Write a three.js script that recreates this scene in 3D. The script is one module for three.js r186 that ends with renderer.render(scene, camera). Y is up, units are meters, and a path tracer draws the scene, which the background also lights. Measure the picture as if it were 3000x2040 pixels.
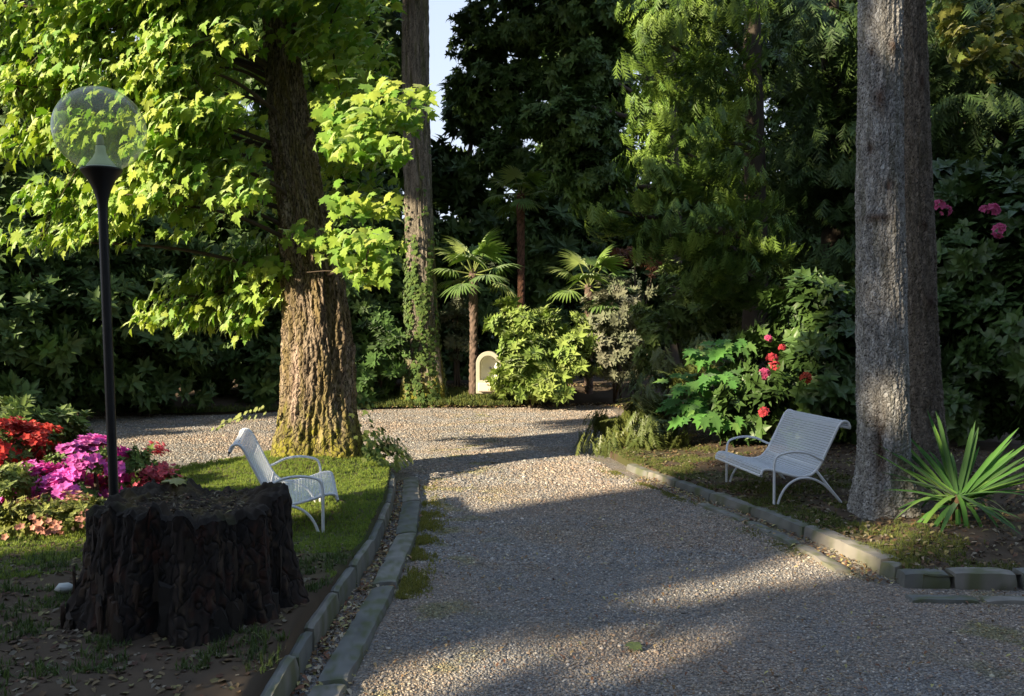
import * as THREE from 'three';
import { mergeGeometries, mergeVertices, toCreasedNormals } from 'three/addons/utils/BufferGeometryUtils.js';
import { RoundedBoxGeometry } from 'three/addons/geometries/RoundedBoxGeometry.js';
import { createNoise3D } from 'simplex-noise';

// ---------------------------------------------------------------- camera, sky, sun, exposure
const scene = new THREE.Scene();
const camera = new THREE.PerspectiveCamera(43.5, 1024 / 696, 0.1, 400);
camera.position.set(0, 1.6, 0);
camera.lookAt(0, 1.6 - 0.01818 * 10, -10);
const SUN = new THREE.Vector3(-0.747, 0.358, 0.56).normalize();
const sun = new THREE.DirectionalLight(new THREE.Color().setRGB(1, 0.84, 0.59), 5.0);
sun.target.position.set(0, 0, -8); sun.position.copy(SUN).multiplyScalar(40).add(sun.target.position);
sun.castShadow = true; sun.shadow.radius = 2; sun.shadow.mapSize.set(4096, 4096);
Object.assign(sun.shadow.camera, { left: -26, right: 26, top: 22, bottom: -22, near: 1, far: 90 });
scene.add(sun, sun.target);
{ // evening sky: blue overhead, paler and warmer low down, a broad glow round the sun
  const w = 256, h = 128, a = new Float32Array(w * h * 4), d = new THREE.Vector3();
  for (let j = 0; j < h; j++) for (let i = 0; i < w; i++) {
    const el = (j + 0.5) / h * Math.PI - Math.PI / 2, az = ((i + 0.5) / w - 0.5) * 2 * Math.PI;
    d.set(Math.cos(el) * Math.cos(az), Math.sin(el), Math.cos(el) * Math.sin(az));
    const k = Math.pow(Math.max(0, 1 - Math.max(0, Math.sin(el))), 1.6), g = Math.pow(Math.max(0, d.dot(SUN)), 6) * 0.25;
    const o = (j * w + i) * 4;
    a[o] = 0.175 + 0.26 * k + g; a[o + 1] = 0.245 + 0.235 * k + g * 0.85; a[o + 2] = 0.38 + 0.17 * k + g * 0.6; a[o + 3] = 1;
  }
  const t = new THREE.DataTexture(a, w, h, THREE.RGBAFormat, THREE.FloatType);
  t.mapping = THREE.EquirectangularReflectionMapping; t.magFilter = THREE.LinearFilter; t.minFilter = THREE.LinearFilter; t.needsUpdate = true;
  scene.background = t; scene.environment = t;
}
const renderer = new THREE.WebGLRenderer({ antialias: true });
renderer.setSize(1024, 696);
renderer.shadowMap.enabled = true;
renderer.toneMapping = THREE.LinearToneMapping;
renderer.toneMappingExposure = 2.4;

// ---------------------------------------------------------------- helpers
let seed = 7;
function reseed(s) { seed = s >>> 0; }
function rnd() { seed = (seed + 0x6D2B79F5) >>> 0; let t = seed; t = Math.imul(t ^ (t >>> 15), t | 1); t ^= t + Math.imul(t ^ (t >>> 7), t | 61); return ((t ^ (t >>> 14)) >>> 0) / 4294967296; }
const rr = (a, b) => a + (b - a) * rnd();
const gauss = () => (rnd() + rnd() + rnd() + rnd() - 2) * 0.87;
const N3 = createNoise3D(rnd);
const fbm = (x, y, z, o = 4) => { let s = 0, a = 0.5; for (let i = 0; i < o; i++) { s += a * N3(x, y, z); x *= 2.03; y *= 2.03; z *= 2.03; a *= 0.5; } return s; };
const clamp = (x, a = 0, b = 1) => Math.min(b, Math.max(a, x));
const mix = (a, b, t) => a + (b - a) * t;
const mix3 = (a, b, t) => [mix(a[0], b[0], t), mix(a[1], b[1], t), mix(a[2], b[2], t)];
const sstep = (a, b, x) => { const t = clamp((x - a) / (b - a)); return t * t * (3 - 2 * t); };
const V = (x, y, z) => new THREE.Vector3(x, y, z);
const used = {};
function numbered(n) { const k = used[n] = (used[n] ?? -1) + 1; return k ? n + '_' + String(k).padStart(3, '0') : n; }
function std(c, o = {}) { return new THREE.MeshStandardMaterial({ color: new THREE.Color().setRGB(...c), roughness: 0.9, metalness: 0, ...o }); }
function leafMat(c, tr = 0.35, rough = 0.5) { // thin leaves let light through; thick evergreen ones only shine
  const color = new THREE.Color().setRGB(...c);
  return tr > 0.26 ? new THREE.MeshPhysicalMaterial({ color, roughness: 0.95, transmission: tr, thickness: 0, side: THREE.DoubleSide }) : new THREE.MeshStandardMaterial({ color, roughness: rough, side: THREE.DoubleSide });
}
function shade(o) { o.castShadow = o.receiveShadow = true; return o; }
function part(name, geo, mat, parent) { const m = shade(new THREE.Mesh(geo, mat)); m.name = name; parent.add(m); return m; }
function tag(o, label, category, group, kind) {
  if (label) o.userData.label = label; if (category) o.userData.category = category;
  if (group) o.userData.group = group; if (kind) o.userData.kind = kind; return o;
}
function thing(name, label, category, pos = [0, 0, 0], group) {
  const g = new THREE.Group(); g.name = numbered(name); g.position.set(...pos); scene.add(g); return tag(g, label, category, group);
}
function structure(name, geo, mat) { const m = part(name, geo, mat, scene); m.userData.kind = 'structure'; return m; }
const UP = V(0, 1, 0);
function basis(n, tip) { // a matrix whose z is the normal n and whose y points along tip
  const z = n.clone().normalize(), y = tip.clone().addScaledVector(z, -tip.dot(z));
  if (y.lengthSq() < 1e-6) y.set(0.3, -1, 0.2).addScaledVector(z, -(-z.y + 0.3 * z.x + 0.2 * z.z));
  y.normalize(); return new THREE.Matrix4().makeBasis(V().crossVectors(y, z), y, z);
}
function instanced(name, geo, mat, mats, cols, parent) {
  const m = shade(new THREE.InstancedMesh(geo, mat, mats.length)); m.name = name; m.userData.kind = 'stuff';
  const c = new THREE.Color();
  mats.forEach((q, i) => { m.setMatrixAt(i, q); if (cols) m.setColorAt(i, c.setRGB(...cols[i])); });
  parent.add(m); return m;
}
function geom(pos, idx, col) {
  const g = new THREE.BufferGeometry(); g.setAttribute('position', new THREE.Float32BufferAttribute(pos, 3));
  if (col) g.setAttribute('color', new THREE.Float32BufferAttribute(col, 3)); g.setIndex(idx); g.computeVertexNormals(); return g;
}
// a limb along points [x, y, z, r]; disp and col are given the angle, height and surface point
function limb(pts, nA, nH, disp, col) {
  const P = new THREE.CatmullRomCurve3(pts.map(p => V(p[0], p[1], p[2]))), R = new THREE.CatmullRomCurve3(pts.map((p, i) => V(p[3], i, 0)));
  const pos = [], idx = [], cl = [], uv = [], fr = V(), n = V(), b = V(), nB = nA + 1;
  for (let j = 0; j <= nH; j++) {
    const t = j / nH, c = P.getPoint(t), tg = P.getTangent(t), r = R.getPoint(t).x;
    fr.set(1, 0, 0.2).addScaledVector(tg, -tg.dot(V(1, 0, 0.2))).normalize(); b.crossVectors(tg, fr);
    for (let i = 0; i < nB; i++) {
      const a = -(i % nA) / nA * Math.PI * 2; uv.push(i / nA, c.y); n.copy(fr).multiplyScalar(Math.cos(a)).addScaledVector(b, Math.sin(a));
      const d = disp ? disp(a, c.y, n, r) : 0, x = c.x + n.x * (r + d), y = c.y + n.y * (r + d), z = c.z + n.z * (r + d);
      pos.push(x, y, z); if (col) cl.push(...col(a, y, n, d, r));
    }
  }
  for (let j = 0; j < nH; j++) for (let i = 0; i < nA; i++) {
    const a = j * nB + i; idx.push(a, a + nB, a + 1, a + 1, a + nB, a + nB + 1);
  }
  const g = geom(pos, idx, col ? cl : null), q = g.attributes.normal; g.setAttribute('uv', new THREE.Float32BufferAttribute(uv, 2));
  for (let j = 0; j <= nH; j++) { const k = j * nB, e = k + nA, x = q.getX(k) + q.getX(e), y = q.getY(k) + q.getY(e), z = q.getZ(k) + q.getZ(e), l = Math.hypot(x, y, z) || 1; q.setXYZ(k, x / l, y / l, z / l); q.setXYZ(e, x / l, y / l, z / l); }
  return g;
}
function tube(pts, r, n = 24, m = 8) { return new THREE.TubeGeometry(new THREE.CatmullRomCurve3(pts.map(p => V(...p))), n, r, m); }

// ---------------------------------------------------------------- leaf shapes (tip along +y, face along +z)
function fan(outline, cup = 0.12, fold = 0.1) { // a flat outline closed to a fan with a little relief
  const pos = [0, 0.28, 0], idx = [];
  for (const [x, y] of outline) pos.push(x, y, -cup * (x * x + (y - 0.3) * (y - 0.3)) + fold * Math.abs(x));
  for (let i = 1; i < outline.length; i++) idx.push(0, i, i + 1);
  return geom(pos, idx);
}
const half = [[0, 0], [0.16, 0.02], [0.3, -0.1], [0.3, 0.08], [0.5, 0.12], [0.4, 0.24], [0.62, 0.46], [0.42, 0.47], [0.36, 0.56], [0.2, 0.5], [0.24, 0.74], [0.12, 0.76], [0, 1.02]];
const mapleOutline = [...half, ...half.slice(1, -1).reverse().map(([x, y]) => [-x, y]), [0, 0]];
const mapleLeaf = [fan(mapleOutline, 0.35, 0.15), fan(mapleOutline.map(([x, y]) => [x * 0.85 + 0.06 * y, y * 1.05]), 0.7, 0.35), fan(mapleOutline.map(([x, y]) => [x * 1.1 - 0.05 * y * y, y * 0.92]), 0.1, -0.3)];
function blade(len, wid, segs = 3, droop = 0.2, fold = 0.25, base = 0.35) { // a folded lance leaf from the origin
  const pos = [], idx = [];
  for (let i = 0; i <= segs; i++) {
    const t = i / segs, w = wid * (i === segs ? 0.02 : base + (1 - base) * Math.sin(Math.PI * Math.min(1, 0.25 + t * 0.8))) / 2, z = -droop * len * t * t, y = len * t * (1 - 0.3 * droop * t);
    pos.push(-w, y, z + fold * w, 0, y, z, w, y, z + fold * w);
  }
  for (let i = 0; i < segs; i++) { const a = i * 3; idx.push(a, a + 1, a + 3, a + 1, a + 4, a + 3, a + 1, a + 2, a + 4, a + 2, a + 5, a + 4); }
  return geom(pos, idx);
}
function sprig(n, len, wid, spread, seedv) { // a whorl of leaves round a shoot that grows along +z
  reseed(seedv); const gs = [];
  for (let i = 0; i < n; i++) {
    const a = i * 2.4 + rr(-0.3, 0.3), tilt = rr(spread[0], spread[1]), l = len * rr(0.7, 1.1), g = blade(l, wid * rr(0.8, 1.1), 2, 0.25, 0.3, 0.5);
    g.applyMatrix4(new THREE.Matrix4().makeRotationX(tilt)); g.applyMatrix4(new THREE.Matrix4().makeRotationZ(a)); g.translate(0, 0, -i / n * len * 0.5); gs.push(g);
  }
  return mergeGeometries(gs);
}
function frondSpray(len, n, seedv, width = 0.5) { // a flat feathery conifer spray, hanging along +y
  reseed(seedv); const gs = [];
  for (let i = 0; i < n; i++) for (const s of [-1, 1]) {
    const t = (i + 0.5) / n, l = len * width * Math.sin(Math.PI * (0.15 + 0.8 * t)) * rr(0.6, 1.1), g = blade(l, len * (n < 8 ? 0.13 : 0.07), 1, 0.3, 0.1, 0.7);
    g.rotateZ(-s * rr(0.7, 1.1)); g.rotateY(rr(-0.35, 0.35)); g.translate(0, t * len, -0.15 * len * t * t); gs.push(g);
  }
  const g = blade(len * 1.1, len * 0.05, 2, 0.15, 0, 0.9); gs.push(g); return mergeGeometries(gs);
}
const LAUREL = sprig(9, 1, 0.38, [0.2, 1.0], 11), LAUREL_WIDE = sprig(11, 1, 0.5, [0.0, 0.9], 12), SMALL_SPRIG = sprig(14, 1, 0.45, [-0.1, 1.1], 13);
const SPRAY = frondSpray(1, 5, 21, 0.55), NEEDLES = frondSpray(1, 10, 22, 0.32);
function flowerGeo(petals, cup) { const gs = []; for (let i = 0; i < petals; i++) { const g = blade(1, 0.85, 2, cup, 0.15, 0.35); g.rotateX(0.5); g.rotateZ(i / petals * Math.PI * 2); gs.push(g); } return mergeGeometries(gs); }
const FLOWER = flowerGeo(5, 0.1);

// points over a crown: clumps of shoots on the skin of each blob, and some inside. blobs: [x, y, z, rx, ry, rz]
function crownPoints(blobs, perM2, o = {}) {
  const out = [], { depth = 0.45, clump = 0.35, flat = 1, inner = 0.2, up = 0.35, jitter = 0.6, down = 0 } = o;
  for (const [bx, by, bz, rx, ry = rx, rz = rx] of blobs) {
    const area = 4 * Math.PI * Math.pow((Math.pow(rx * ry, 1.6) + Math.pow(rx * rz, 1.6) + Math.pow(ry * rz, 1.6)) / 3, 1 / 1.6), n = Math.round(area * perM2), nc = Math.max(5, Math.round(area * (o.clumps ?? 1.6)));
    const cs = []; for (let i = 0; i < nc; i++) { const d = V(gauss(), gauss(), gauss()).normalize(); cs.push({ d, k: rr(1 - depth, 1.1), s: rr(0.6, 1.3) * clump, tone: rnd() }); }
    for (let i = 0; i < n; i++) {
      const c = cs[Math.floor(rnd() * nc)], isIn = rnd() < inner, k = isIn ? rr(0.3, 0.8) : c.k;
      const p = V(bx + c.d.x * rx * k + gauss() * c.s, by + c.d.y * ry * k + gauss() * c.s * 0.6 * flat, bz + c.d.z * rz * k + gauss() * c.s);
      if (p.y < 0.03) continue;
      const nrm = V((p.x - bx) / rx, (p.y - by) / ry, (p.z - bz) / rz).normalize(); nrm.y += up; nrm.x += gauss() * jitter; nrm.y += gauss() * jitter; nrm.z += gauss() * jitter;
      const tip = V(nrm.x + gauss() * 0.6, nrm.y + gauss() * 0.6 - down, nrm.z + gauss() * 0.6);
      out.push({ p, n: nrm.normalize(), tip, tone: c.tone });
    }
  }
  return out;
}
function foliage(name, pts, geo, mat, size, tones, parent) {
  const m4 = [], cl = [];
  for (const q of pts) {
    const s = rr(size[0], size[1]), m = basis(q.n, q.tip); m.scale(V(s, s, s)); m.setPosition(q.p); m4.push(m);
    const t = clamp(q.tone * 0.7 + rnd() * 0.3), b = rr(0.8, 1.2), c = mix3(tones[0], tones[1], t); cl.push([c[0] * b, c[1] * b, c[2] * b]);
  }
  return instanced(name, geo, mat, m4, cl, parent);
}
const WHITE = [1, 1, 1];
const wrapTex = (d, size, cs) => { const t = new THREE.DataTexture(d, size, size); t.wrapS = t.wrapT = THREE.RepeatWrapping; t.magFilter = THREE.LinearFilter; t.minFilter = THREE.LinearMipmapLinearFilter; t.generateMipmaps = true; if (cs) t.colorSpace = THREE.SRGBColorSpace; t.needsUpdate = true; return t; };
function barkTexture(size, cu, cv, crack, s) { // plates of bark between cracks, wrapping at the edges
  reseed(s); const q = [], D = new Uint8Array(size * size * 4), B = new Uint8Array(size * size * 4);
  for (let i = 0; i < cu * cv; i++) q.push([rnd(), rnd(), rr(0.62, 1)]);
  const w = 2 * Math.PI / size;
  for (let y = 0; y < size; y++) for (let x = 0; x < size; x++) {
    const ws = 0.35 * Math.sin(w * y * 5 + 2 * Math.sin(w * x * 3)) + 0.2 * Math.sin(w * (y * 13 + x * 4)) + 0.1 * Math.sin(w * (y * 31 - x * 17)), wt = 0.3 * Math.sin(w * x * 7 + 1.5 * Math.sin(w * y * 4)) + 0.15 * Math.sin(w * (x * 19 + y * 11));
    const u = x / size * cu + ws, v = y / size * cv + wt, cx = Math.floor(u), cy = Math.floor(v); let d1 = 9, d2 = 9, t = 1;
    for (let j = -1; j <= 1; j++) for (let i = -1; i <= 1; i++) { const k = q[((cy + j + cv * 2) % cv) * cu + (cx + i + cu * 2) % cu], d = Math.hypot(cx + i + k[0] - u, cy + j + k[1] - v); if (d < d1) { d2 = d1; d1 = d; t = k[2]; } else if (d < d2) d2 = d; }
    const e = clamp((d2 - d1) * 3.2), g = 0.88 + 0.12 * rnd() + 0.08 * Math.sin(w * (x * 57 + y * 9) + 3 * Math.sin(w * y * 6)), o = (y * size + x) * 4;
    const c = srgb(clamp(t * g * mix(crack, 1, sstep(0, 0.45, e)))), h = 255 * clamp(Math.sqrt(e) * (0.55 + 0.45 * t) * (0.85 + 0.15 * g)); D[o] = D[o + 1] = D[o + 2] = c; B[o] = B[o + 1] = B[o + 2] = h; D[o + 3] = B[o + 3] = 255;
  }
  return [wrapTex(D, size, true), wrapTex(B, size, false)];
}
function barkMat(tex, ru, rv, bump) { const [a, b] = tex.map(t => { const k = t.clone(); k.repeat.set(ru, rv); k.needsUpdate = true; return k; }); return new THREE.MeshStandardMaterial({ vertexColors: true, roughness: 0.95, map: a, bumpMap: b, bumpScale: bump }); }
const srgb = x => Math.round(255 * clamp(x <= 0.0031308 ? 12.92 * x : 1.055 * Math.pow(x, 1 / 2.4) - 0.055));
const platesTex = barkTexture(1024, 26, 9, 0.4, 95), flakeTex = barkTexture(1024, 30, 24, 0.55, 96);
const plainBark = new THREE.MeshStandardMaterial({ vertexColors: true, roughness: 0.95 });
const mapleBark = barkMat(platesTex, 2, 0.8, 0.02), greyBark = barkMat(flakeTex, 1.5, 1.1, 0.009), ivyBark = barkMat(platesTex, 2, 0.7, 0.02), stumpBark = barkMat(platesTex, 2, 0.55, 0.02);
const darkBark = std([0.07, 0.05, 0.035]);
function roughTrunk(pts, nA, nH, tone = [0.12, 0.09, 0.065], amp = 0.02) {
  return limb(pts, nA, nH, (a, y, n, r) => amp * (fbm(n.x * 3, y * 1.3, n.z * 3, 3) + 0.6 * N3(n.x * 9, y * 4, n.z * 9)),
    (a, y, n, d) => { const k = 1 + 0.5 * fbm(n.x * 5 + 9, y * 3, n.z * 5) + d / amp * 0.25; return [tone[0] * k, tone[1] * k, tone[2] * k]; });
}

// ---------------------------------------------------------------- ground
const lawnEdge = z => { // x of the lawn's stone-lined edge
  const k = [[3, -0.85], [-3.2, -1.0], [-4.36, -1.04], [-6.1, -1.02], [-7.6, -1.1], [-8.9, -1.24], [-9.6, -1.42], [-10.2, -1.75]];
  for (let i = 1; i < k.length; i++) if (z >= k[i][0]) { const t = (z - k[i - 1][0]) / (k[i][0] - k[i - 1][0]); return mix(k[i - 1][1], k[i][1], t); }
  return k[k.length - 1][1];
};
const lawnBack = x => x > -1.75 ? -10.2 : x > -3.2 ? mix(-10.35, -9.7, (-1.75 - x) / 1.45) : x > -4.5 ? mix(-9.7, -9.0, (-3.2 - x) / 1.3) : -9.0 + (x + 4.5) * -0.08;
const lawnY = (x, z) => 0.17 + 0.05 * fbm(x * 0.6, 3, z * 0.6, 3) + 0.16 * Math.exp(-((x + 2.07) ** 2 + (z + 9.55) ** 2) / 0.9) + 0.012 * N3(x * 5, 1, z * 5);
const bedEdge = z => {
  const k = [[-5.4, 2.56], [-5.8, 2.5], [-6.5, 2.38], [-7.7, 2.09], [-8.9, 1.75], [-10.2, 1.4], [-11.2, 1.24], [-12.4, 1.3], [-14, 1.8], [-17, 2.3], [-20, 2.3]];
  for (let i = 1; i < k.length; i++) if (z >= k[i][0]) { const t = (z - k[i - 1][0]) / (k[i][0] - k[i - 1][0]); return mix(k[i - 1][1], k[i][1], clamp(t)); }
  return 2.3;
};
const bedY = (x, z) => 0.09 + 0.1 * sstep(0.2, 3, x - bedEdge(z)) + 0.05 * fbm(x * 0.7, 5, z * 0.7, 3) * sstep(0, 0.4, x - bedEdge(z)) + 0.01 * N3(x * 6, 2, z * 6);
function patch(nu, nv, f, col) { // a sheet from f(u, v) with uv in metres
  const pos = [], idx = [], uv = [], cl = [];
  for (let j = 0; j <= nv; j++) for (let i = 0; i <= nu; i++) { const p = f(i / nu, j / nv); pos.push(...p); uv.push(p[0], p[2]); if (col) cl.push(...col(p[0], p[2])); }
  for (let j = 0; j < nv; j++) for (let i = 0; i < nu; i++) { const a = j * (nu + 1) + i; idx.push(a, a + 1, a + nu + 1, a + 1, a + nu + 2, a + nu + 1); }
  const g = geom(pos, idx, col ? cl : null); g.setAttribute('uv', new THREE.Float32BufferAttribute(uv, 2)); return g;
}
const pebbleTones = [[0.27, 0.26, 0.25], [0.18, 0.175, 0.17], [0.34, 0.315, 0.285], [0.3, 0.24, 0.195], [0.22, 0.225, 0.235], [0.38, 0.345, 0.3], [0.22, 0.175, 0.14], [0.52, 0.5, 0.47]];
function pebbleTexture(size, cells, tones, gap) { // cells of small stones, wrapping at the edges
  reseed(91); const s = [], D = new Uint8Array(size * size * 4), B = new Uint8Array(size * size * 4);
  for (let i = 0; i < cells * cells; i++) s.push([rnd(), rnd(), Math.floor(rnd() * rnd() * tones.length * 1.4) % tones.length, rr(0.75, 1.2)]);
  for (let y = 0; y < size; y++) for (let x = 0; x < size; x++) {
    const u = x / size * cells, v = y / size * cells, cx = Math.floor(u), cy = Math.floor(v); let d1 = 9, d2 = 9, w = null;
    for (let j = -1; j <= 1; j++) for (let i = -1; i <= 1; i++) {
      const q = s[((cy + j + cells) % cells) * cells + (cx + i + cells) % cells], d = Math.hypot(cx + i + q[0] - u, cy + j + q[1] - v);
      if (d < d1) { d2 = d1; d1 = d; w = q; } else if (d < d2) d2 = d;
    }
    const e = clamp((d2 - d1) * 4), t = tones[w[2]], o = (y * size + x) * 4, k = w[3] * (e < 0.25 ? gap : 1);
    for (let c = 0; c < 3; c++) { D[o + c] = srgb(t[c] * k); B[o + c] = 255 * Math.sqrt(e); } D[o + 3] = B[o + 3] = 255;
  }
  const mk = (d, cs) => { const t = new THREE.DataTexture(d, size, size); t.wrapS = t.wrapT = THREE.RepeatWrapping; t.magFilter = THREE.LinearFilter; t.minFilter = THREE.LinearMipmapLinearFilter; t.generateMipmaps = true; if (cs) t.colorSpace = THREE.SRGBColorSpace; t.needsUpdate = true; return t; };
  return [mk(D, true), mk(B, false)];
}
const [pebMap, pebBump] = pebbleTexture(1024, 110, pebbleTones, 0.6);
pebMap.repeat.set(0.8, 0.8); pebBump.repeat.set(0.8, 0.8);
const gravelMat = new THREE.MeshStandardMaterial({ map: pebMap, bumpMap: pebBump, bumpScale: 0.006, roughness: 0.95, vertexColors: true });
const pathY = (x, z) => 0.025 * fbm(x * 0.35, 7, z * 0.35, 3);
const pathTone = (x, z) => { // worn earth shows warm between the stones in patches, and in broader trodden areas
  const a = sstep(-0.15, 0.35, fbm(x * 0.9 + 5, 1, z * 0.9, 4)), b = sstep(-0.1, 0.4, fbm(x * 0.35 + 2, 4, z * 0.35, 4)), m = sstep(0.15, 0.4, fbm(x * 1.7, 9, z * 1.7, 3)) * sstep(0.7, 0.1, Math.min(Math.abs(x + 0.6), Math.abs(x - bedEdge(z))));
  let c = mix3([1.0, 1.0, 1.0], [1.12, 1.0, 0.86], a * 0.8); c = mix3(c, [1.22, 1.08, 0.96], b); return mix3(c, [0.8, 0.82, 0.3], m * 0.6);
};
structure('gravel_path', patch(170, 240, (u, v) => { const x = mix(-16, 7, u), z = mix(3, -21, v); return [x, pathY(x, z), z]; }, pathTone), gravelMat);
const soilMat = new THREE.MeshStandardMaterial({ roughness: 1, vertexColors: true });
const soilTone = (x, z) => { const a = 0.5 + 0.5 * fbm(x * 2.2, 3, z * 2.2, 4), b = N3(x * 14, 2, z * 14) * 0.5 + 0.5; return mix3([0.035, 0.025, 0.016], [0.11, 0.075, 0.045], clamp(a * 0.7 + b * 0.4)); };
structure('ground', patch(120, 120, (u, v) => [mix(-150, 150, u), -0.12, mix(60, -180, v)], soilTone), soilMat);
structure('lawn', patch(150, 170, (u, v) => { // top and the drop at its lined edge
  const z = mix(3, -10.3, v), xr = lawnEdge(z); if (u > 0.985) return [xr + 0.01, -0.05, z];
  const x = mix(-16, xr, Math.min(1, u / 0.98)), b = lawnBack(x), e = sstep(0, 0.35, z - b); return [x, mix(-0.06, lawnY(x, z), e), z];
}, (x, z) => mix3(soilTone(x, z), [0.05, 0.075, 0.015], clamp(0.5 + fbm(x, 8, z)) * sstep(-4.8, -6, z))), soilMat);
structure('garden_bed', patch(130, 190, (u, v) => {
  const z = mix(-5.4, -21, v), xl = bedEdge(z); if (u < 0.006) return [xl - 0.01, -0.05, z];
  const x = xl + Math.pow(u, 1.6) * (16 - xl); return [x, bedY(x, z), z];
}, (x, z) => mix3(soilTone(x, z), [0.06, 0.07, 0.015], 0.7 * sstep(0.0, 0.4, fbm(x * 0.9, 8, z * 0.9)) * sstep(2.6, 0.5, x - bedEdge(z)))), soilMat);
structure('back_border', patch(160, 40, (u, v) => {
  const x = mix(-18, 4, u), k = Math.sin(x * 0.9) * 0.25, z0 = -18.4 + (x < -2 ? (x + 2) * -0.35 : 0) + (x > 0 ? -x * 0.4 : 0) + k, z = mix(z0, -26, v); return [x, v === 0 ? -0.05 : 0.1 + 0.3 * sstep(0, 0.25, v) + 0.06 * fbm(x, 2, z), z];
}, soilTone), soilMat);
structure('hillside', patch(60, 30, (u, v) => { const x = mix(-70, 70, u), z = mix(-25, -60, v); return [x, 0.2 + 9 * sstep(0.05, 1, v) + 0.8 * fbm(x * 0.1, 3, z * 0.1), z]; }, (x, z) => mix3([0.02, 0.03, 0.01], [0.05, 0.06, 0.02], 0.5 + 0.5 * fbm(x, 1, z))), soilMat);

// loose stones on the path, fallen leaves, grass and moss
function stoneGeo(s) { reseed(s); const g = mergeVertices(new THREE.IcosahedronGeometry(1, 0).deleteAttribute('uv').deleteAttribute('normal')); const p = g.attributes.position; for (let i = 0; i < p.count; i++) p.setXYZ(i, p.getX(i) * rr(0.75, 1.15), p.getY(i) * rr(0.45, 0.7), p.getZ(i) * rr(0.75, 1.15)); g.computeVertexNormals(); return g; }
const onPath = (x, z) => x > lawnEdge(z) + 0.35 - (z < -9.8 ? 3 * (-9.8 - z) : 0) && x < (z > -5.35 ? 9 : bedEdge(z) - 0.25);
const stoneMat = std(WHITE, { roughness: 0.85 });
function scatterStones(label, n, zr, xr, size, s) {
  reseed(s); const m4 = [], cl = [], g = stoneGeo(s);
  for (let i = 0; i < n; i++) {
    const z = zr[0] + (zr[1] - zr[0]) * Math.pow(rnd(), 1.25), x = rr(xr[0], xr[1]); if (!onPath(x, z)) continue;
    const r = rr(size[0], size[1]) * (rnd() < 0.04 ? 1.8 : 1), m = new THREE.Matrix4().makeRotationFromEuler(new THREE.Euler(rr(-0.3, 0.3), rr(0, 6.3), rr(-0.3, 0.3)));
    m.scale(V(r, r, r)); m.setPosition(x, pathY(x, z) + r * 0.25, z); m4.push(m);
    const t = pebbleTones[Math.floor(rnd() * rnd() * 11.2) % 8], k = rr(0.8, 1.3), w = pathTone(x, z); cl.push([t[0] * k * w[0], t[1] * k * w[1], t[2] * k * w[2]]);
  }
  tag(instanced(numbered('gravel'), g, stoneMat, m4, cl, scene), label, 'gravel', null, 'stuff');
}
scatterStones('coarse grey and tan gravel over the near path', 150000, [-3.2, -8], [-1.2, 5.5], [0.0035, 0.008], 31);
scatterStones('loose pebbles scattered over the middle of the path', 80000, [-6, -12.5], [-2.5, 3], [0.005, 0.011], 32);
scatterStones('fine pale grit over the sunlit bend of path', 130000, [-9.2, -19.5], [-8.5, 3], [0.008, 0.015], 33);
const litterTones = [[0.3, 0.18, 0.08], [0.16, 0.09, 0.045], [0.42, 0.3, 0.15], [0.24, 0.11, 0.06], [0.45, 0.4, 0.16], [0.5, 0.42, 0.3]];
const litterLeaf = blade(1, 0.5, 2, 0.35, 0.35, 0.4), litterMat = leafMat(WHITE, 0.15, 0.8);
function litter(label, n, pick, size, s, dim = 1) {
  reseed(s); const m4 = [], cl = [];
  for (let i = 0; i < n; i++) {
    const p = pick(); if (!p) continue; const k = rr(size[0], size[1]), m = basis(V(gauss() * 0.35, 1, gauss() * 0.35), V(gauss(), gauss() * 0.2, gauss())); m.scale(V(k, k, k)); m.setPosition(p[0], p[1] + 0.006, p[2]); m4.push(m);
    const t = litterTones[Math.floor(rnd() * 6)], b = rr(0.6, 1.2) * dim; cl.push([t[0] * b, t[1] * b, t[2] * b]);
  }
  tag(instanced(numbered('fallen_leaves'), litterLeaf, litterMat, m4, cl, scene), label, 'leaf litter', null, 'stuff');
}
litter('brown fallen leaves filling the left stone gutter', 2600, () => { const z = rr(-3, -9.3), x = lawnEdge(z) + rr(0.0, 0.3); return [x, 0.005 + rr(0, 0.02), z]; }, [0.02, 0.05], 41);
litter('tan leaf bits strewn over the gravel path', 6500, () => { const z = -3.2 - 7.8 * Math.pow(rnd(), 1.3), x = rr(-1, 5); return onPath(x, z) && fbm(x * 0.8, 2, z * 0.8) > -0.12 ? [x, pathY(x, z) + 0.012, z] : null; }, [0.012, 0.032], 42);
litter('brown leaf litter on the right hand bed', 9000, () => { const z = rr(-5.5, -13), x = bedEdge(z) + Math.pow(rnd(), 1.3) * 4; return [x, bedY(x, z) + rr(0, 0.02), z]; }, [0.025, 0.06], 43, 0.5);
litter('reddish leaves lying along the right kerb gutter', 900, () => { const z = rr(-5.2, -9.5), x = (z > -5.5 ? rr(2.3, 4.4) : bedEdge(z) - rr(0.08, 0.28)); return [x, rr(0.005, 0.03), z]; }, [0.02, 0.045], 44);
litter('dark leaf litter on the earth round the stump', 5000, () => { const z = rr(-3, -6), x = rr(-4.5, -1.08); return [x, lawnY(x, z), z]; }, [0.025, 0.055], 45, 0.4);
litter('leaf litter under the shrubs at the far border', 3000, () => { const x = rr(-8, 3), z = rr(-18, -20.5); return [x, z < -19 ? 0.4 : 0.06, z]; }, [0.04, 0.09], 46);
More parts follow.
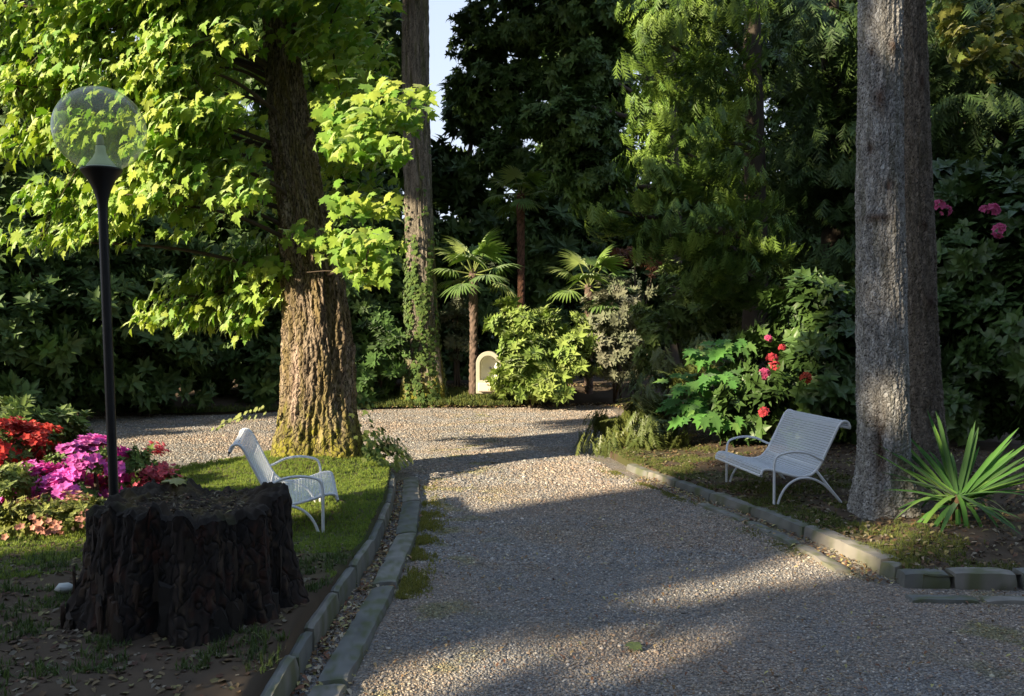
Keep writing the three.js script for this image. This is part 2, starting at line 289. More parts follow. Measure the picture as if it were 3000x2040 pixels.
function tuftGeo(n, h, lean, s) { reseed(s); const gs = []; for (let i = 0; i < n; i++) { const g = blade(h * rr(0.6, 1.1), h * 0.09, 2, rr(0.1, 0.5), 0.2, 0.9); g.rotateX(rr(-lean, lean)); g.rotateY(rr(0, 6.28)); g.translate(rr(-0.5, 0.5) * h * 0.7, 0, rr(-0.5, 0.5) * h * 0.7); gs.push(g); } return mergeGeometries(gs); }
const TUFT = tuftGeo(9, 1, 0.7, 51);
function grass(name, label, category, n, pick, size, tones, s, mat) {
  reseed(s); const m4 = [], cl = [];
  for (let i = 0; i < n; i++) { const p = pick(); if (!p) continue; const k = rr(size[0], size[1]), m = new THREE.Matrix4().makeRotationY(rr(0, 6.28)); m.scale(V(k, k * rr(0.7, 1.2), k)); m.setPosition(...p); m4.push(m); const c = mix3(tones[0], tones[1], rnd()), b = rr(0.75, 1.2); cl.push([c[0] * b, c[1] * b, c[2] * b]); }
  tag(instanced(numbered(name), TUFT, mat, m4, cl, scene), label, category, null, 'stuff');
}
const grassMat = leafMat(WHITE, 0.35, 0.7);
grass('grass', 'short bright grass on the lawn beside the left chair', 'grass', 42000, () => { const z = rr(-5.0, -10.1), x = lawnEdge(z) - 0.02 - Math.pow(rnd(), 1.1) * 3.4; return z > lawnBack(x) + 0.25 && fbm(x * 1.4, 6, z * 1.4) + sstep(-5, -6.6, z) * 0.8 > 0.2 ? [x, lawnY(x, z) - 0.004, z] : null; }, [0.018, 0.042], [[0.15, 0.26, 0.02], [0.29, 0.36, 0.04]], 52, grassMat);
grass('grass', 'sparse dark grass round the foot of the stump', 'grass', 6000, () => { const z = rr(-3, -5.6), x = lawnEdge(z) - rnd() * 3.2; return fbm(x * 1.7, 6, z * 1.7) > 0.08 ? [x, lawnY(x, z) - 0.004, z] : null; }, [0.03, 0.07], [[0.05, 0.1, 0.015], [0.12, 0.17, 0.03]], 53, grassMat);
grass('grass', 'thin mossy grass on the right bed under the chair', 'grass', 26000, () => { const z = rr(-5.5, -11.8), x = bedEdge(z) + Math.pow(rnd(), 1.5) * 2.2; return fbm(x * 1.3, 6, z * 1.3) > -0.1 + 0.25 * (x - bedEdge(z)) ? [x, bedY(x, z) - 0.004, z] : null; }, [0.02, 0.05], [[0.1, 0.15, 0.02], [0.19, 0.2, 0.035]], 54, grassMat);
grass('moss', 'yellow green moss growing beside the flat grey slabs', 'moss', 9000, () => { const z = rr(-5.2, -9.2), x = slabRight(z) + 0.02 + Math.abs(gauss()) * 0.17; return rnd() < sstep(-0.25, 0.3, fbm(x * 3, 1, z * 2.2)) * 0.6 ? [x, 0, z] : null; }, [0.012, 0.04], [[0.2, 0.22, 0.03], [0.33, 0.3, 0.04]], 55, grassMat);
grass('moss', 'olive moss along the gravel side of the right kerb', 'moss', 5000, () => { const z = rr(-5.8, -10), x = bedEdge(z) - 0.26 - Math.abs(gauss()) * 0.16; return rnd() < sstep(-0.1, 0.4, fbm(x * 2, 3, z * 1.2)) ? [x, 0, z] : null; }, [0.01, 0.025], [[0.14, 0.16, 0.02], [0.25, 0.25, 0.04]], 56, grassMat);
grass('ground_ivy', 'low green growth at the foot of the back border', 'ground cover', 7000, () => { const x = rr(-7, 1.2), z = -18.2 + (x < -2 ? (x + 2) * -0.35 : 0) - rnd() * 1.3 - (x > 0 ? x * 0.4 : 0); return [x, 0.05 + 0.25 * sstep(-18, -19.3, z), z]; }, [0.05, 0.14], [[0.06, 0.12, 0.015], [0.2, 0.22, 0.03]], 57, grassMat);
function slabRight(z) { const k = [[-2.8, -0.72], [-4, -0.74], [-5.36, -0.72], [-6.8, -0.75], [-8, -0.84], [-9.4, -0.99]]; for (let i = 1; i < k.length; i++) if (z >= k[i][0]) return mix(k[i - 1][1], k[i][1], (z - k[i - 1][0]) / (k[i][0] - k[i - 1][0])); return -1; }

// ---------------------------------------------------------------- stone edgings: every stone a part
const slateTones = [[0.18, 0.18, 0.165], [0.23, 0.225, 0.205], [0.155, 0.16, 0.15], [0.24, 0.225, 0.2]];
const slateMats = slateTones.map(() => new THREE.MeshStandardMaterial({ vertexColors: true, roughness: 0.8 }));
// one hewn stone between two points on the ground: width to the left of the run, its top at y1
function hewn(a, b, w, y0, y1, s, tilt = 0) {
  reseed(s); const L = Math.hypot(b[0] - a[0], b[1] - a[1]), g = new THREE.BoxGeometry(L, y1 - y0, w, Math.max(6, Math.round(L / 0.05)), 4, 6), p = g.attributes.position, cl = [], tone = slateTones[s % 4], ch = 0.007;
  for (let i = 0; i < p.count; i++) {
    let x = p.getX(i), y = p.getY(i), z = p.getZ(i); const hx = L / 2, hy = (y1 - y0) / 2, hz = w / 2;
    const ex = sstep(0.06, 0, hx - Math.abs(x)), ey = sstep(0.03, 0, hy - Math.abs(y)), ez = sstep(0.04, 0, hz - Math.abs(z));
    if (y > 0) y -= ch * (ex + ez); x -= Math.sign(x) * ch * ey; z -= Math.sign(z) * ch * ey;
    if (L > 0.3) x += 0.006 * N3(x * 9 + s, y * 9, z * 9) * ex * 1.5; z += 0.012 * fbm(x * 4 + s * 3, y * 6, z * 4) * ez; y += 0.008 * fbm(x * 7 + s, 1, z * 7) * (y > 0 ? 1 : 0) + z * tilt;
    p.setXYZ(i, x, y, z); const k = 1 + 0.45 * fbm(x * 6 + s * 7, y * 6, z * 6, 4), m = sstep(0.0, 0.4, fbm(x * 5 + s, 4, z * 9)) * 0.65; cl.push(...mix3([tone[0] * k, tone[1] * k, tone[2] * k], [0.1, 0.12, 0.03], m));
  }
  g.setAttribute('color', new THREE.Float32BufferAttribute(cl, 3));
  let gi = mergeVertices(g.deleteAttribute('uv').deleteAttribute('normal')); gi.computeVertexNormals();
  gi = toCreasedNormals(gi, 0.5); gi.rotateY(-Math.atan2(b[1] - a[1], b[0] - a[0])); gi.translate((a[0] + b[0]) / 2, (y0 + y1) / 2, (a[1] + b[1]) / 2); return gi;
}
function edging(name, label, runs, w, y0, y1, tilt = 0) {
  const t = thing(name, label, 'stone edging');
  runs.forEach((r, i) => part('stone', hewn(r[0], r[1], r[2] ?? w, y0, r[3] ?? y1, i * 5 + name.length + Math.round(w * 100), tilt), slateMats[i % 4], t));
  return t;
}
edging('slab_edging', 'line of flat grey slabs between the left gutter and gravel', [
  [[-0.8, -2.7], [-0.81, -3.85]], [[-0.81, -3.88], [-0.79, -5.34], 0.15], [[-0.8, -5.42], [-0.82, -6.75], 0.16], [[-0.83, -6.78], [-0.93, -8.05], 0.17], [[-0.94, -8.08], [-1.09, -9.35], 0.17]], 0.16, -0.06, 0.045, 0.1);
const le = []; { reseed(61); let z = -2.6; while (z > -9.6) { const l = rr(0.35, 0.8); le.push([[lawnEdge(z) + 0.02, z], [lawnEdge(z - l) + 0.02, z - l + 0.025], 0.07, 0.14 + rr(-0.02, 0.025)]); z -= l; } }
edging('lawn_kerb', 'upright dark stones holding the raised left lawn', le, 0.07, -0.08, 0.15);
edging('bed_kerb', 'raised grey kerb stones round the right hand bed', [
  ...[-5.75, -6.75, -7.55, -8.25, -8.95, -9.6, -10.2].slice(0, -1).map((z, i, A) => { const z2 = [-6.75, -7.55, -8.25, -8.95, -9.6, -10.2][i]; return [[bedEdge(z), z], [bedEdge(z2) + 0.005, z2 + 0.02], 0.15, 0.11 - i * 0.008]; }),
  [[2.49, -5.73], [2.53, -5.6], 0.15, 0.1], [[2.45, -5.48], [2.73, -5.47], 0.14, 0.1], [[2.755, -5.465], [3.13, -5.445], 0.15, 0.11], [[3.17, -5.44], [3.75, -5.42], 0.15, 0.115], [[3.79, -5.42], [4.5, -5.4], 0.15, 0.11]], 0.15, -0.08, 0.11);
edging('gutter_slabs', 'low flat slabs sunk in gravel along the right kerb', [
  [[2.2, -5.75], [2.14, -6.45]], [[2.13, -6.48], [1.98, -7.25]], [[1.96, -7.3], [1.75, -8.0]], [[2.35, -5.16], [2.75, -5.14]], [[2.78, -5.13], [3.35, -5.1]], [[3.4, -5.09], [4.2, -5.06]]], 0.11, -0.08, 0.035);

// ---------------------------------------------------------------- globe lamp
{
  const t = thing('globe_lamp', 'black post lamp with a large clear glass globe', 'lamp', [-2.33, 0.15, -5.12]);
  const black = std([0.008, 0.008, 0.01], { roughness: 0.45 });
  const body = new THREE.Group(); body.rotation.z = 0; const lean = 0.03;
  const lat = (pts, m, name, par, n = 48) => { const g = new THREE.LatheGeometry(pts.map(p => new THREE.Vector2(...p)), n); g.applyMatrix4(new THREE.Matrix4().makeRotationZ(lean)); return part(name, g, m, par); };
  lat([[0.09, -0.05], [0.09, 0.02], [0.05, 0.04], [0.027, 0.06], [0.027, 2.18]], black, 'pole', t, 24);
  lat([[0.027, 2.16], [0.031, 2.22], [0.048, 2.28], [0.075, 2.34], [0.108, 2.385], [0.115, 2.395], [0.115, 2.405], [0.06, 2.41], [0, 2.41]], black, 'collar', t);
  const cy = 2.635, R = 0.255, pr = []; for (let i = 0; i <= 40; i++) { const a = -Math.PI / 2 + 0.42 + (Math.PI - 0.42) * i / 40; pr.push([Math.max(0.0005, R * Math.cos(a)), cy + R * Math.sin(a) * 0.96]); }
  lat(pr, new THREE.MeshPhysicalMaterial({ color: new THREE.Color().setRGB(0.87, 0.92, 0.66), roughness: 0.29, transmission: 1, thickness: 0, ior: 1.5, side: THREE.DoubleSide }), 'glass_globe', t, 64);
  lat([[0.085, 2.41], [0.08, 2.425], [0.045, 2.47], [0.03, 2.5], [0.026, 2.54], [0, 2.545]], std([0.55, 0.57, 0.62], { roughness: 0.5 }), 'bulb_holder', t);
  lat([[0.02, 2.545], [0.022, 2.56], [0.014, 2.6], [0, 2.61]], std([0.3, 0.3, 0.32], { roughness: 0.3 }), 'bulb', t, 20);
}

// ---------------------------------------------------------------- stump
{
  const C = [-1.66, 0.1, -4.5], t = thing('tree_stump', 'broad rotting dark tree stump in front of the lamp', 'tree stump', C);
  const lobes = a => 0.028 * Math.cos(5 * a + 0.6) + 0.035 * Math.cos(9 * a + 2) + 0.02 * Math.cos(14 * a);
  const ang = n => Math.atan2(n.z, n.x);
  const dp = (a, y, n, r) => lobes(ang(n)) * (0.5 + 0.9 * sstep(0.5, 0, y)) + 0.018 * (1 - Math.abs(N3(n.x * 6, y * 1.6, n.z * 6)) * 1.6) + 0.013 * N3(n.x * 14, y * 3, n.z * 14) + 0.005 * N3(n.x * 30, y * 14, n.z * 30);
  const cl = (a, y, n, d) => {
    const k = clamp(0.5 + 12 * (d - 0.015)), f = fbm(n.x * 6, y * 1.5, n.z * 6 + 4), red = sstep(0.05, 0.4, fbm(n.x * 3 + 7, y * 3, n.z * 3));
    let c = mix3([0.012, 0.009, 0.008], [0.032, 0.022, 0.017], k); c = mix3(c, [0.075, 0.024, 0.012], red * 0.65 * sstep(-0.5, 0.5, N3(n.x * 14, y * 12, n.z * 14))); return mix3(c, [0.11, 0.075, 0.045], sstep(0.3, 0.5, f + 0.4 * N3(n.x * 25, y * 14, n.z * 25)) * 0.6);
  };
  const jag = a => 0.035 * Math.cos(3 * a + 1) + 0.03 * N3(Math.cos(a) * 4, 2, Math.sin(a) * 4) + 0.02 * N3(Math.cos(a) * 11, 5, Math.sin(a) * 11);
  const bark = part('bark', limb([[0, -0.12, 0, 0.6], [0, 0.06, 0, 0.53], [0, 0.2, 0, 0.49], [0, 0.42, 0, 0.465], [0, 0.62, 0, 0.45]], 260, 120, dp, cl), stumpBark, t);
  { const p = bark.geometry.attributes.position; for (let i = 0; i < p.count; i++) { const y = p.getY(i); if (y > 0.35) p.setY(i, y + (y - 0.35) / 0.27 * jag(Math.atan2(p.getZ(i), p.getX(i)))); } bark.geometry.computeVertexNormals(); }
  const pos = [], idx = [], col = [], nr = 60, na = 260; // the rotted top: a ragged rim round a sunken core
  for (let j = 0; j <= nr; j++) for (let i = 0; i < na; i++) {
    const a = -i / na * 6.2832, n = V(Math.cos(a), 0, Math.sin(a)), k = j / nr, R = 0.45 + dp(a, 0.62, n) + 0.002, r = Math.max(0.0, R * (1 - k));
    const x = r * n.x, z = r * n.z, rim = sstep(0, 0.06, k), y = 0.62 + jag(a) * sstep(0.6, 0, k) + 0.02 * rim - 0.04 * sstep(0.1, 0.5, k) + 0.03 * fbm(x * 7, 1, z * 7) * rim + 0.012 * N3(x * 22, 3, z * 22) * rim;
    pos.push(x, y, z); const f = 0.5 + 0.5 * fbm(x * 9, 6, z * 9), m = sstep(0.1, 0.4, fbm(x * 4, 2, z * 4)); col.push(...mix3(mix3([0.016, 0.012, 0.009], mix3([0.05, 0.035, 0.02], [0.14, 0.085, 0.035], m), f * sstep(0, 0.2, k)), [0.05, 0.055, 0.015], m * 0.35));
  }
  for (let j = 0; j < nr; j++) for (let i = 0; i < na; i++) { const a = j * na + i, c = j * na + (i + 1) % na; idx.push(a, a + na, c, c, a + na, c + na); }
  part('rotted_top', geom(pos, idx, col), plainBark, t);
  reseed(71); const cr = []; const cc = []; // crumbs of rotten wood and leaves on the top
  for (let i = 0; i < 500; i++) { const a = rr(0, 6.28), r = 0.36 * Math.sqrt(rnd()), k = rr(0.008, 0.028), m = basis(V(gauss() * 0.5, 1, gauss() * 0.5), V(gauss(), 0, gauss())); m.scale(V(k, k * 1.6, k)); m.setPosition(r * Math.cos(a), 0.61 + 0.02 * rnd(), r * Math.sin(a)); cr.push(m); const q = litterTones[Math.floor(rnd() * 6)], b = rr(0.15, 0.55); cc.push([q[0] * b, q[1] * b, q[2] * b]); }
  instanced('wood_crumbs', litterLeaf, litterMat, cr, cc, t);
  // loose plates of bark still clinging to the sides
  const pg = [0, 1, 2, 3].map(k => { reseed(72 + k); const g = new THREE.BoxGeometry(1, 1, 1, 3, 5, 1), p = g.attributes.position; for (let i = 0; i < p.count; i++) { const x = p.getX(i), y = p.getY(i), z = p.getZ(i); p.setXYZ(i, x * (1 - 0.35 * Math.abs(y)) + 0.22 * N3(y * 2.2 + k * 5, z, 1), y + 0.2 * N3(x * 3, k * 7, z), z * (1 - 0.5 * Math.abs(x)) + 0.25 * N3(x * 2, y * 3, k)); } return toCreasedNormals(mergeVertices(g.deleteAttribute('uv').deleteAttribute('normal')), 0.6); });
  const pm = [[0.025, 0.019, 0.015], [0.034, 0.024, 0.017], [0.04, 0.023, 0.014], [0.018, 0.015, 0.013]].map(c => std(c, { roughness: 0.9 }));
  reseed(77); for (let i = 0; i < 90; i++) {
    const a = rr(0, 6.28), y = rr(0.04, 0.5), n = V(Math.cos(a), 0, Math.sin(a)), R = mix(0.53, 0.445, sstep(0, 0.5, y)) + dp(a, y, n) - 0.007, m = part('bark_plate', pg[i % 4], pm[Math.floor(rnd() * 4)], t);
    m.position.set(n.x * R, y, n.z * R); m.rotation.set(0, Math.PI / 2 - a + rr(-0.15, 0.15), rr(-0.12, 0.12)); m.scale.set(rr(0.03, 0.09), rr(0.07, 0.26), rr(0.012, 0.022));
  }
  const lf = part('fallen_leaf', mapleLeaf[1].clone().rotateX(-1.35).scale(0.15, 0.15, 0.15), leafMat([0.3, 0.3, 0.08], 0.3), scene); lf.position.set(-1.82, 0.77, -4.78); lf.rotation.y = 1.2; tag(lf, 'yellow maple leaf lying on the rim of the stump', 'leaf');
}

// ---------------------------------------------------------------- wire mesh loveseats
function chairProfile(t) { // local x is depth from the front, y height; t 0 at front lip, 1 at the rolled top
  const k = [[-0.02, 0.265], [0.0, 0.31], [0.06, 0.315], [0.2, 0.275], [0.36, 0.245], [0.46, 0.262], [0.53, 0.33], [0.6, 0.46], [0.67, 0.6], [0.73, 0.715], [0.765, 0.745], [0.81, 0.735], [0.83, 0.69]];
  chairProfile.c ??= new THREE.CatmullRomCurve3(k.map(p => V(p[0], p[1], 0))); return chairProfile.c.getPointAt(clamp(t));
}
function loveseat(label) {
  const W = 1.16, t = thing('garden_loveseat', label, 'garden seat', [0, 0, 0], 'white mesh garden seats');
  const white = std([0.8, 0.82, 0.85], { roughness: 0.5 }), cord = std([0.74, 0.78, 0.84], { roughness: 0.6 });
  const gs = [], P = []; for (let i = 0; i <= 100; i++) P.push(chairProfile(i / 100));
  for (let i = 0; i <= 100; i++) { const a = P[i], b = P[Math.min(100, i + 1)], g = new THREE.BoxGeometry(0.006, 0.004, W - 0.02); const tg = i < 100 ? Math.atan2(b.y - a.y, b.x - a.x) : Math.atan2(a.y - P[99].y, a.x - P[99].x); g.rotateZ(tg); g.translate(a.x, a.y + (i % 2) * 0.003, 0); gs.push(g.deleteAttribute('uv')); }
  for (let j = 0; j < 88; j++) { const z = -W / 2 + 0.02 + j / 87 * (W - 0.04); const pos = [], idx = []; P.forEach((p, i) => { const o = ((i + j) % 2) * 0.004 - 0.001; for (const [dz, dy] of [[-0.003, 0], [0.003, 0]]) pos.push(p.x, p.y + o + dy, z + dz); if (i) { const b = i * 2; idx.push(b - 2, b, b - 1, b - 1, b, b + 1); } }); gs.push(geom(pos, idx).toNonIndexed()); }
  part('mesh_seat', mergeGeometries(gs.map(g => { const q = g.index ? g.toNonIndexed() : g; q.deleteAttribute('uv'); return q; })), cord, t).material.side = THREE.DoubleSide;
  const rail = s => P.filter((p, i) => i % 4 === 0).map(p => [p.x, p.y, s * W / 2]);
  for (const s of [-1, 1]) {
    const z = s * (W / 2 + 0.012);
    part('side_rail', tube(rail(s), 0.0125, 60), white, t);
    part('armrest', tube([[0.1, 0.27, z], [0.1, 0.36, z], [0.125, 0.43, z], [0.2, 0.46, z], [0.3, 0.472, z], [0.42, 0.455, z], [0.52, 0.41, z], [0.57, 0.39, z]], 0.0115, 40), white, t);
    part('front_leg', tube([[0.1, 0.3, z], [0.1, 0.15, z], [0.1, 0, z]], 0.0125, 8), white, t);
    part('arched_brace', tube([[0.135, 0, z], [0.165, 0.08, z], [0.22, 0.16, z], [0.31, 0.22, z], [0.41, 0.232, z], [0.5, 0.21, z], [0.6, 0.15, z], [0.68, 0.07, z], [0.745, 0, z]], 0.0115, 48), white, t);
    part('rear_leg', tube([[0.5, 0.3, z], [0.62, 0.15, z], [0.74, 0.005, z]], 0.0125, 8), white, t);
  }
  for (const k of [0, 52, 100]) { const p = P[k]; part('cross_bar', tube([[p.x, p.y - 0.008, -W / 2], [p.x, p.y - 0.01, 0], [p.x, p.y - 0.008, W / 2]], 0.0125, 8), white, t); }
  return t;
}
const seatR = loveseat('white mesh loveseat on the right bed by grey trunks');
seatR.position.set(2.1, 0.115, -8.05); seatR.rotation.y = 0.12; seatR.scale.setScalar(0.95);
const seatL = loveseat('white mesh loveseat on the lawn, half hidden by stump');
seatL.position.set(-1.4, 0.15, -6.8); seatL.rotation.y = Math.PI + 0.235; seatL.scale.setScalar(0.88);

// ---------------------------------------------------------------- maple
{
  const B = [-2.07, 0.2, -9.55], t = thing('maple_tree', 'large maple with mossy trunk and bright spreading leaves', 'tree', B);
  const flare = a => 0.12 * Math.pow(Math.max(0, Math.cos(a + 0.5)), 6) + 0.1 * Math.pow(Math.max(0, Math.cos(a - 1.0)), 6) + 0.12 * Math.pow(Math.max(0, Math.cos(a - 2.6)), 5) + 0.1 * Math.pow(Math.max(0, Math.cos(a - 4.2)), 6);
  const dp = (a, y, n, r) => flare(a) * sstep(0.9, -0.1, y) * 1.7 + 0.05 * fbm(n.x * 1.6, y * 0.7, n.z * 1.6, 2) + 0.012 * (1 - 2 * Math.abs(N3(n.x * 5, y * 1.6, n.z * 5))) + 0.014 * N3(n.x * 9, y * 4, n.z * 9) + 0.009 * N3(n.x * 20, y * 12, n.z * 20);
  const cl = (a, y, n, d) => {
    const f = fbm(n.x * 3.5, y * 1.2, n.z * 3.5, 4), g = N3(n.x * 20, y * 12, n.z * 20);
    let c = mix3([0.22, 0.155, 0.1], [0.42, 0.33, 0.235], clamp(0.5 + f + g * 0.25)); c = mix3(c, [0.07, 0.05, 0.03], sstep(0.2, 0.6, -g + f * 0.3));
    c = mix3(c, [0.2, 0.15, 0.03], 0.5 * sstep(0.0, 0.35, fbm(n.x * 2.5 + 4, y * 1.5, n.z * 2.5 + 2, 3) + 0.12));
    c = mix3(c, [0.26, 0.24, 0.025], sstep(0.8, 0.1, y + 0.5 * fbm(n.x * 5, y * 3, n.z * 5)) * sstep(-0.5, 0.2, g + 0.2));
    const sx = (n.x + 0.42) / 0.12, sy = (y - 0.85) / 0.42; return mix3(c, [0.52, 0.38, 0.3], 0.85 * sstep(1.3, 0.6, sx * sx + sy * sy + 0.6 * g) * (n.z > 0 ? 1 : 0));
  };
  part('trunk', limb([[-0.06, -0.3, 0, 0.42], [-0.06, 0.3, 0, 0.395], [-0.05, 1.2, 0, 0.37], [-0.11, 2.0, 0, 0.32], [-0.24, 2.9, 0, 0.24], [-0.34, 3.6, 0, 0.2], [-0.45, 4.6, 0, 0.17], [-0.52, 5.4, -0.05, 0.13], [-0.55, 6.2, -0.1, 0.07]], 230, 560, dp, cl), mapleBark, t);
  const trunkAt = y => [y < 2 ? -0.08 : -0.11 - 0.13 * (y - 2), y, 0];
  // crown: pads of leaves set out in the upright plane of the tree, each pad on its own branch
  const inside = (P, x, y) => { let r = false; for (let i = 0, j = P.length - 1; i < P.length; j = i++) { const [a, b] = P[i], [c, d] = P[j]; if ((b > y) !== (d > y) && x < (c - a) * (y - b) / (d - b) + a) r = !r; } return r; };
  const outlines = [
    [[[-6.63, 5.8], [-2.54, 5.8], [-2.5, 3.62], [-2.54, 2.82], [-3.16, 2.86], [-3.7, 2.86], [-4.14, 2.64], [-4.45, 2.46], [-4.9, 2.46], [-4.76, 3.08], [-4.9, 3.53], [-6.63, 3.44]], -8.55, 0],
    [[[-2.6, 5.75], [-1.92, 5.75], [-1.87, 4.75], [-1.65, 4.16], [-1.17, 3.98], [-1.08, 3.84], [-1.33, 3.66], [-1.46, 3.12], [-1.83, 3.03], [-1.96, 3.53], [-2.01, 4.35], [-2.6, 4.62]], -9.15, 0],
    [[[-2.72, 2.83], [-2.48, 2.49], [-2.53, 2.15], [-2.72, 1.86], [-2.87, 1.62], [-3.11, 1.76], [-3.94, 1.67], [-4.42, 1.81], [-4.35, 1.96], [-3.55, 2.3], [-3.11, 2.64]], -9.6, 1],
    [[[-2.1, 2.86], [-1.61, 3.08], [-1.21, 2.95], [-1.21, 2.46], [-1.39, 2.15], [-1.65, 2.06], [-1.79, 2.33], [-2.1, 2.55]], -8.95, 2]];
  reseed(81); const pads = [];
  for (const [P, zr, fine] of outlines) {
    const xs = P.map(p => p[0]), ys = P.map(p => p[1]), st = fine === 1 ? 0.2 : fine ? 0.34 : 0.29;
    for (let y = Math.min(...ys); y < Math.max(...ys); y += st * 0.8) for (let x = Math.min(...xs); x < Math.max(...xs); x += st) {
      const px = x + rr(-0.16, 0.16), py = y + rr(-0.14, 0.14); if (!inside(P, px, py)) continue;
      if (!fine && fbm(px * 1.1 + 3, py * 1.7, 2) < -0.22) continue;
      if (!fine && py - B[1] > 2.1 && Math.abs(px - B[0] - trunkAt(py - B[1])[0] * 0.9) < 0.42 && py < 4.4) continue; // the trunk stands clear
      pads.push([px - B[0], py - B[1], zr + 0.25 * (px + 2.4) + rr(-0.45, 0.45) * (fine ? 0.6 : 1) - B[2], rr(0.26, 0.46) * (fine ? 0.7 : 1)]);
    }
  }
  for (let i = 0; i < 22; i++) pads.push([-1.25 + gauss() * 0.3, rr(2.35, 4.8), 0.85 + gauss() * 0.3, rr(0.28, 0.4)]);
  for (let i = 0; i < 60; i++) pads.push([rr(-2.6, 0.4), rr(4.6, 6.2), rr(-1.8, 1.6), rr(0.35, 0.5)]); // the top and the far side
  for (let i = 0; i < 26; i++) pads.push([rr(-2.4, 0.4), rr(3.0, 4.8), rr(-2.2, -0.5), rr(0.35, 0.5)]);
  const leaves = [];
  const tw = []; const big = pads.filter((p, i) => i % 8 === 0);
  for (const b of big) { // limbs
    const h = clamp(b[1] - 0.15 - 0.3 * Math.hypot(b[0], b[2]) * 0.5, 1.95, 5.6), s = trunkAt(h), m = [mix(s[0], b[0], 0.5), mix(h, b[1], 0.62) + 0.06, mix(s[2], b[2], 0.5)];
    b.mid = m; part('branch', limb([[...s, 0.03], [...m, 0.018], [b[0], b[1] - 0.04, b[2], 0.008]], 8, 14), darkBark, t);
  }
  for (const p of pads) {
    let best = big[0], bd = 9; for (const b of big) { const d = Math.hypot(b[0] - p[0], b[1] - p[1], b[2] - p[2]); if (d > 0.001 && d < bd) { bd = d; best = b; } }
    tw.push(limb([[best[0], best[1] - 0.04, best[2], 0.009], [mix(best[0], p[0], 0.5), mix(best[1], p[1], 0.5) + 0.03, mix(best[2], p[2], 0.5), 0.006], [p[0], p[1], p[2], 0.004]], 5, 5));
    const n = Math.round(70 * Math.pow(p[3] / 0.38, 2)), out = V(p[0] + 0.3, 0, p[2] + 0.4).normalize();
    for (let i = 0; i < n; i++) {
      const a = rr(0, 6.28), q = p[3] * Math.sqrt(rnd()), x = p[0] + q * Math.cos(a), z = p[2] + q * Math.sin(a), y = p[1] + gauss() * 0.15 - 0.25 * q * q - 0.12 * (x * out.x + z * out.z - p[0] * out.x - p[2] * out.z);
      if (Math.hypot(x - trunkAt(y)[0], z) < 0.34 && y > 1.9) continue;
      leaves.push({ p: V(x, y, z), n: V(gauss() * 0.65 + out.x * 0.3 - 0.4, 0.5 + gauss() * 0.45, gauss() * 0.65 + out.z * 0.3 + 0.4), tip: V(out.x * 0.6 + gauss() * 0.6, -0.75 + gauss() * 0.3, out.z * 0.6 + gauss() * 0.6), tone: rnd() });
    }
  }
  part('twigs', mergeGeometries(tw), darkBark, t).userData.kind = 'stuff';
  const tones = [[0.15, 0.34, 0.015], [0.45, 0.52, 0.05]];
  const mats = [0, 0.35, 0.7, 1].map(k => leafMat(mix3(tones[0], tones[1], k), 0.45, 0.5));
  // the 300 largest to the eye (nearest to the open front, on the outside of the pads) are parts of their own
  const order = leaves.map((l, i) => [l.p.z + 0.35 * rnd() - (l.p.x > -3.2 && l.p.x < 1.3 && l.p.y < 5 ? 0 : 5), i]).sort((a, b) => b[0] - a[0]).slice(0, 300).map(q => q[1]), near = new Set(order);
  const put = l => { const s = 0.055 + 0.1 * Math.sqrt(rnd()), m = basis(l.n, l.tip); m.scale(V(s, s, s)); m.setPosition(l.p); return m; };
  for (const i of order) { const l = leaves[i], m = part('leaf', mapleLeaf[i % 3], mats[i % 4], t); m.applyMatrix4(put(l)); }
  for (let k = 0; k < 3; k++) { const m4 = [], cl = []; leaves.forEach((l, i) => { if (near.has(i) || i % 3 !== k) return; m4.push(put(l)); const c = mix3(tones[0], tones[1], clamp(l.tone * 0.8 + 0.3 * fbm(l.p.x, l.p.y, l.p.z))), b = rr(0.8, 1.15); cl.push([c[0] * b, c[1] * b, c[2] * b]); }); instanced('crown', mapleLeaf[k], leafMat(WHITE, 0.45, 0.5), m4, cl, t); }
  // ivy and shoots at its foot
  reseed(84); const iv = []; for (let i = 0; i < 340; i++) { const a = rr(-1.2, 0.9), y = Math.abs(gauss()) * 0.5 * (a > 0.1 ? 1.2 : 0.5), R = 0.52 + 0.35 * sstep(0.5, 0, y); const n = V(Math.cos(a), 0.3, Math.sin(a)); iv.push({ p: V(n.x * R + rr(0, 0.12), y - 0.02, n.z * R + rr(0, 0.1)), n: V(n.x + gauss() * 0.4, 0.7, n.z + gauss() * 0.4), tip: V(gauss(), -0.7, gauss()), tone: rnd() }); }
  for (let i = 0; i < 26; i++) { const q = i / 26; iv.push({ p: V(-0.5 - 0.55 * q + gauss() * 0.04, 0.62 - 0.22 * q + gauss() * 0.05, 0.45 + gauss() * 0.05), n: V(-0.5 + gauss() * 0.4, 0.7, 0.6), tip: V(-0.6, -0.7, gauss() * 0.4), tone: 1 }); }
  foliage('ivy', iv, mapleLeaf[0], leafMat(WHITE, 0.35), [0.035, 0.085], [[0.06, 0.14, 0.02], [0.24, 0.28, 0.06]], t);
}

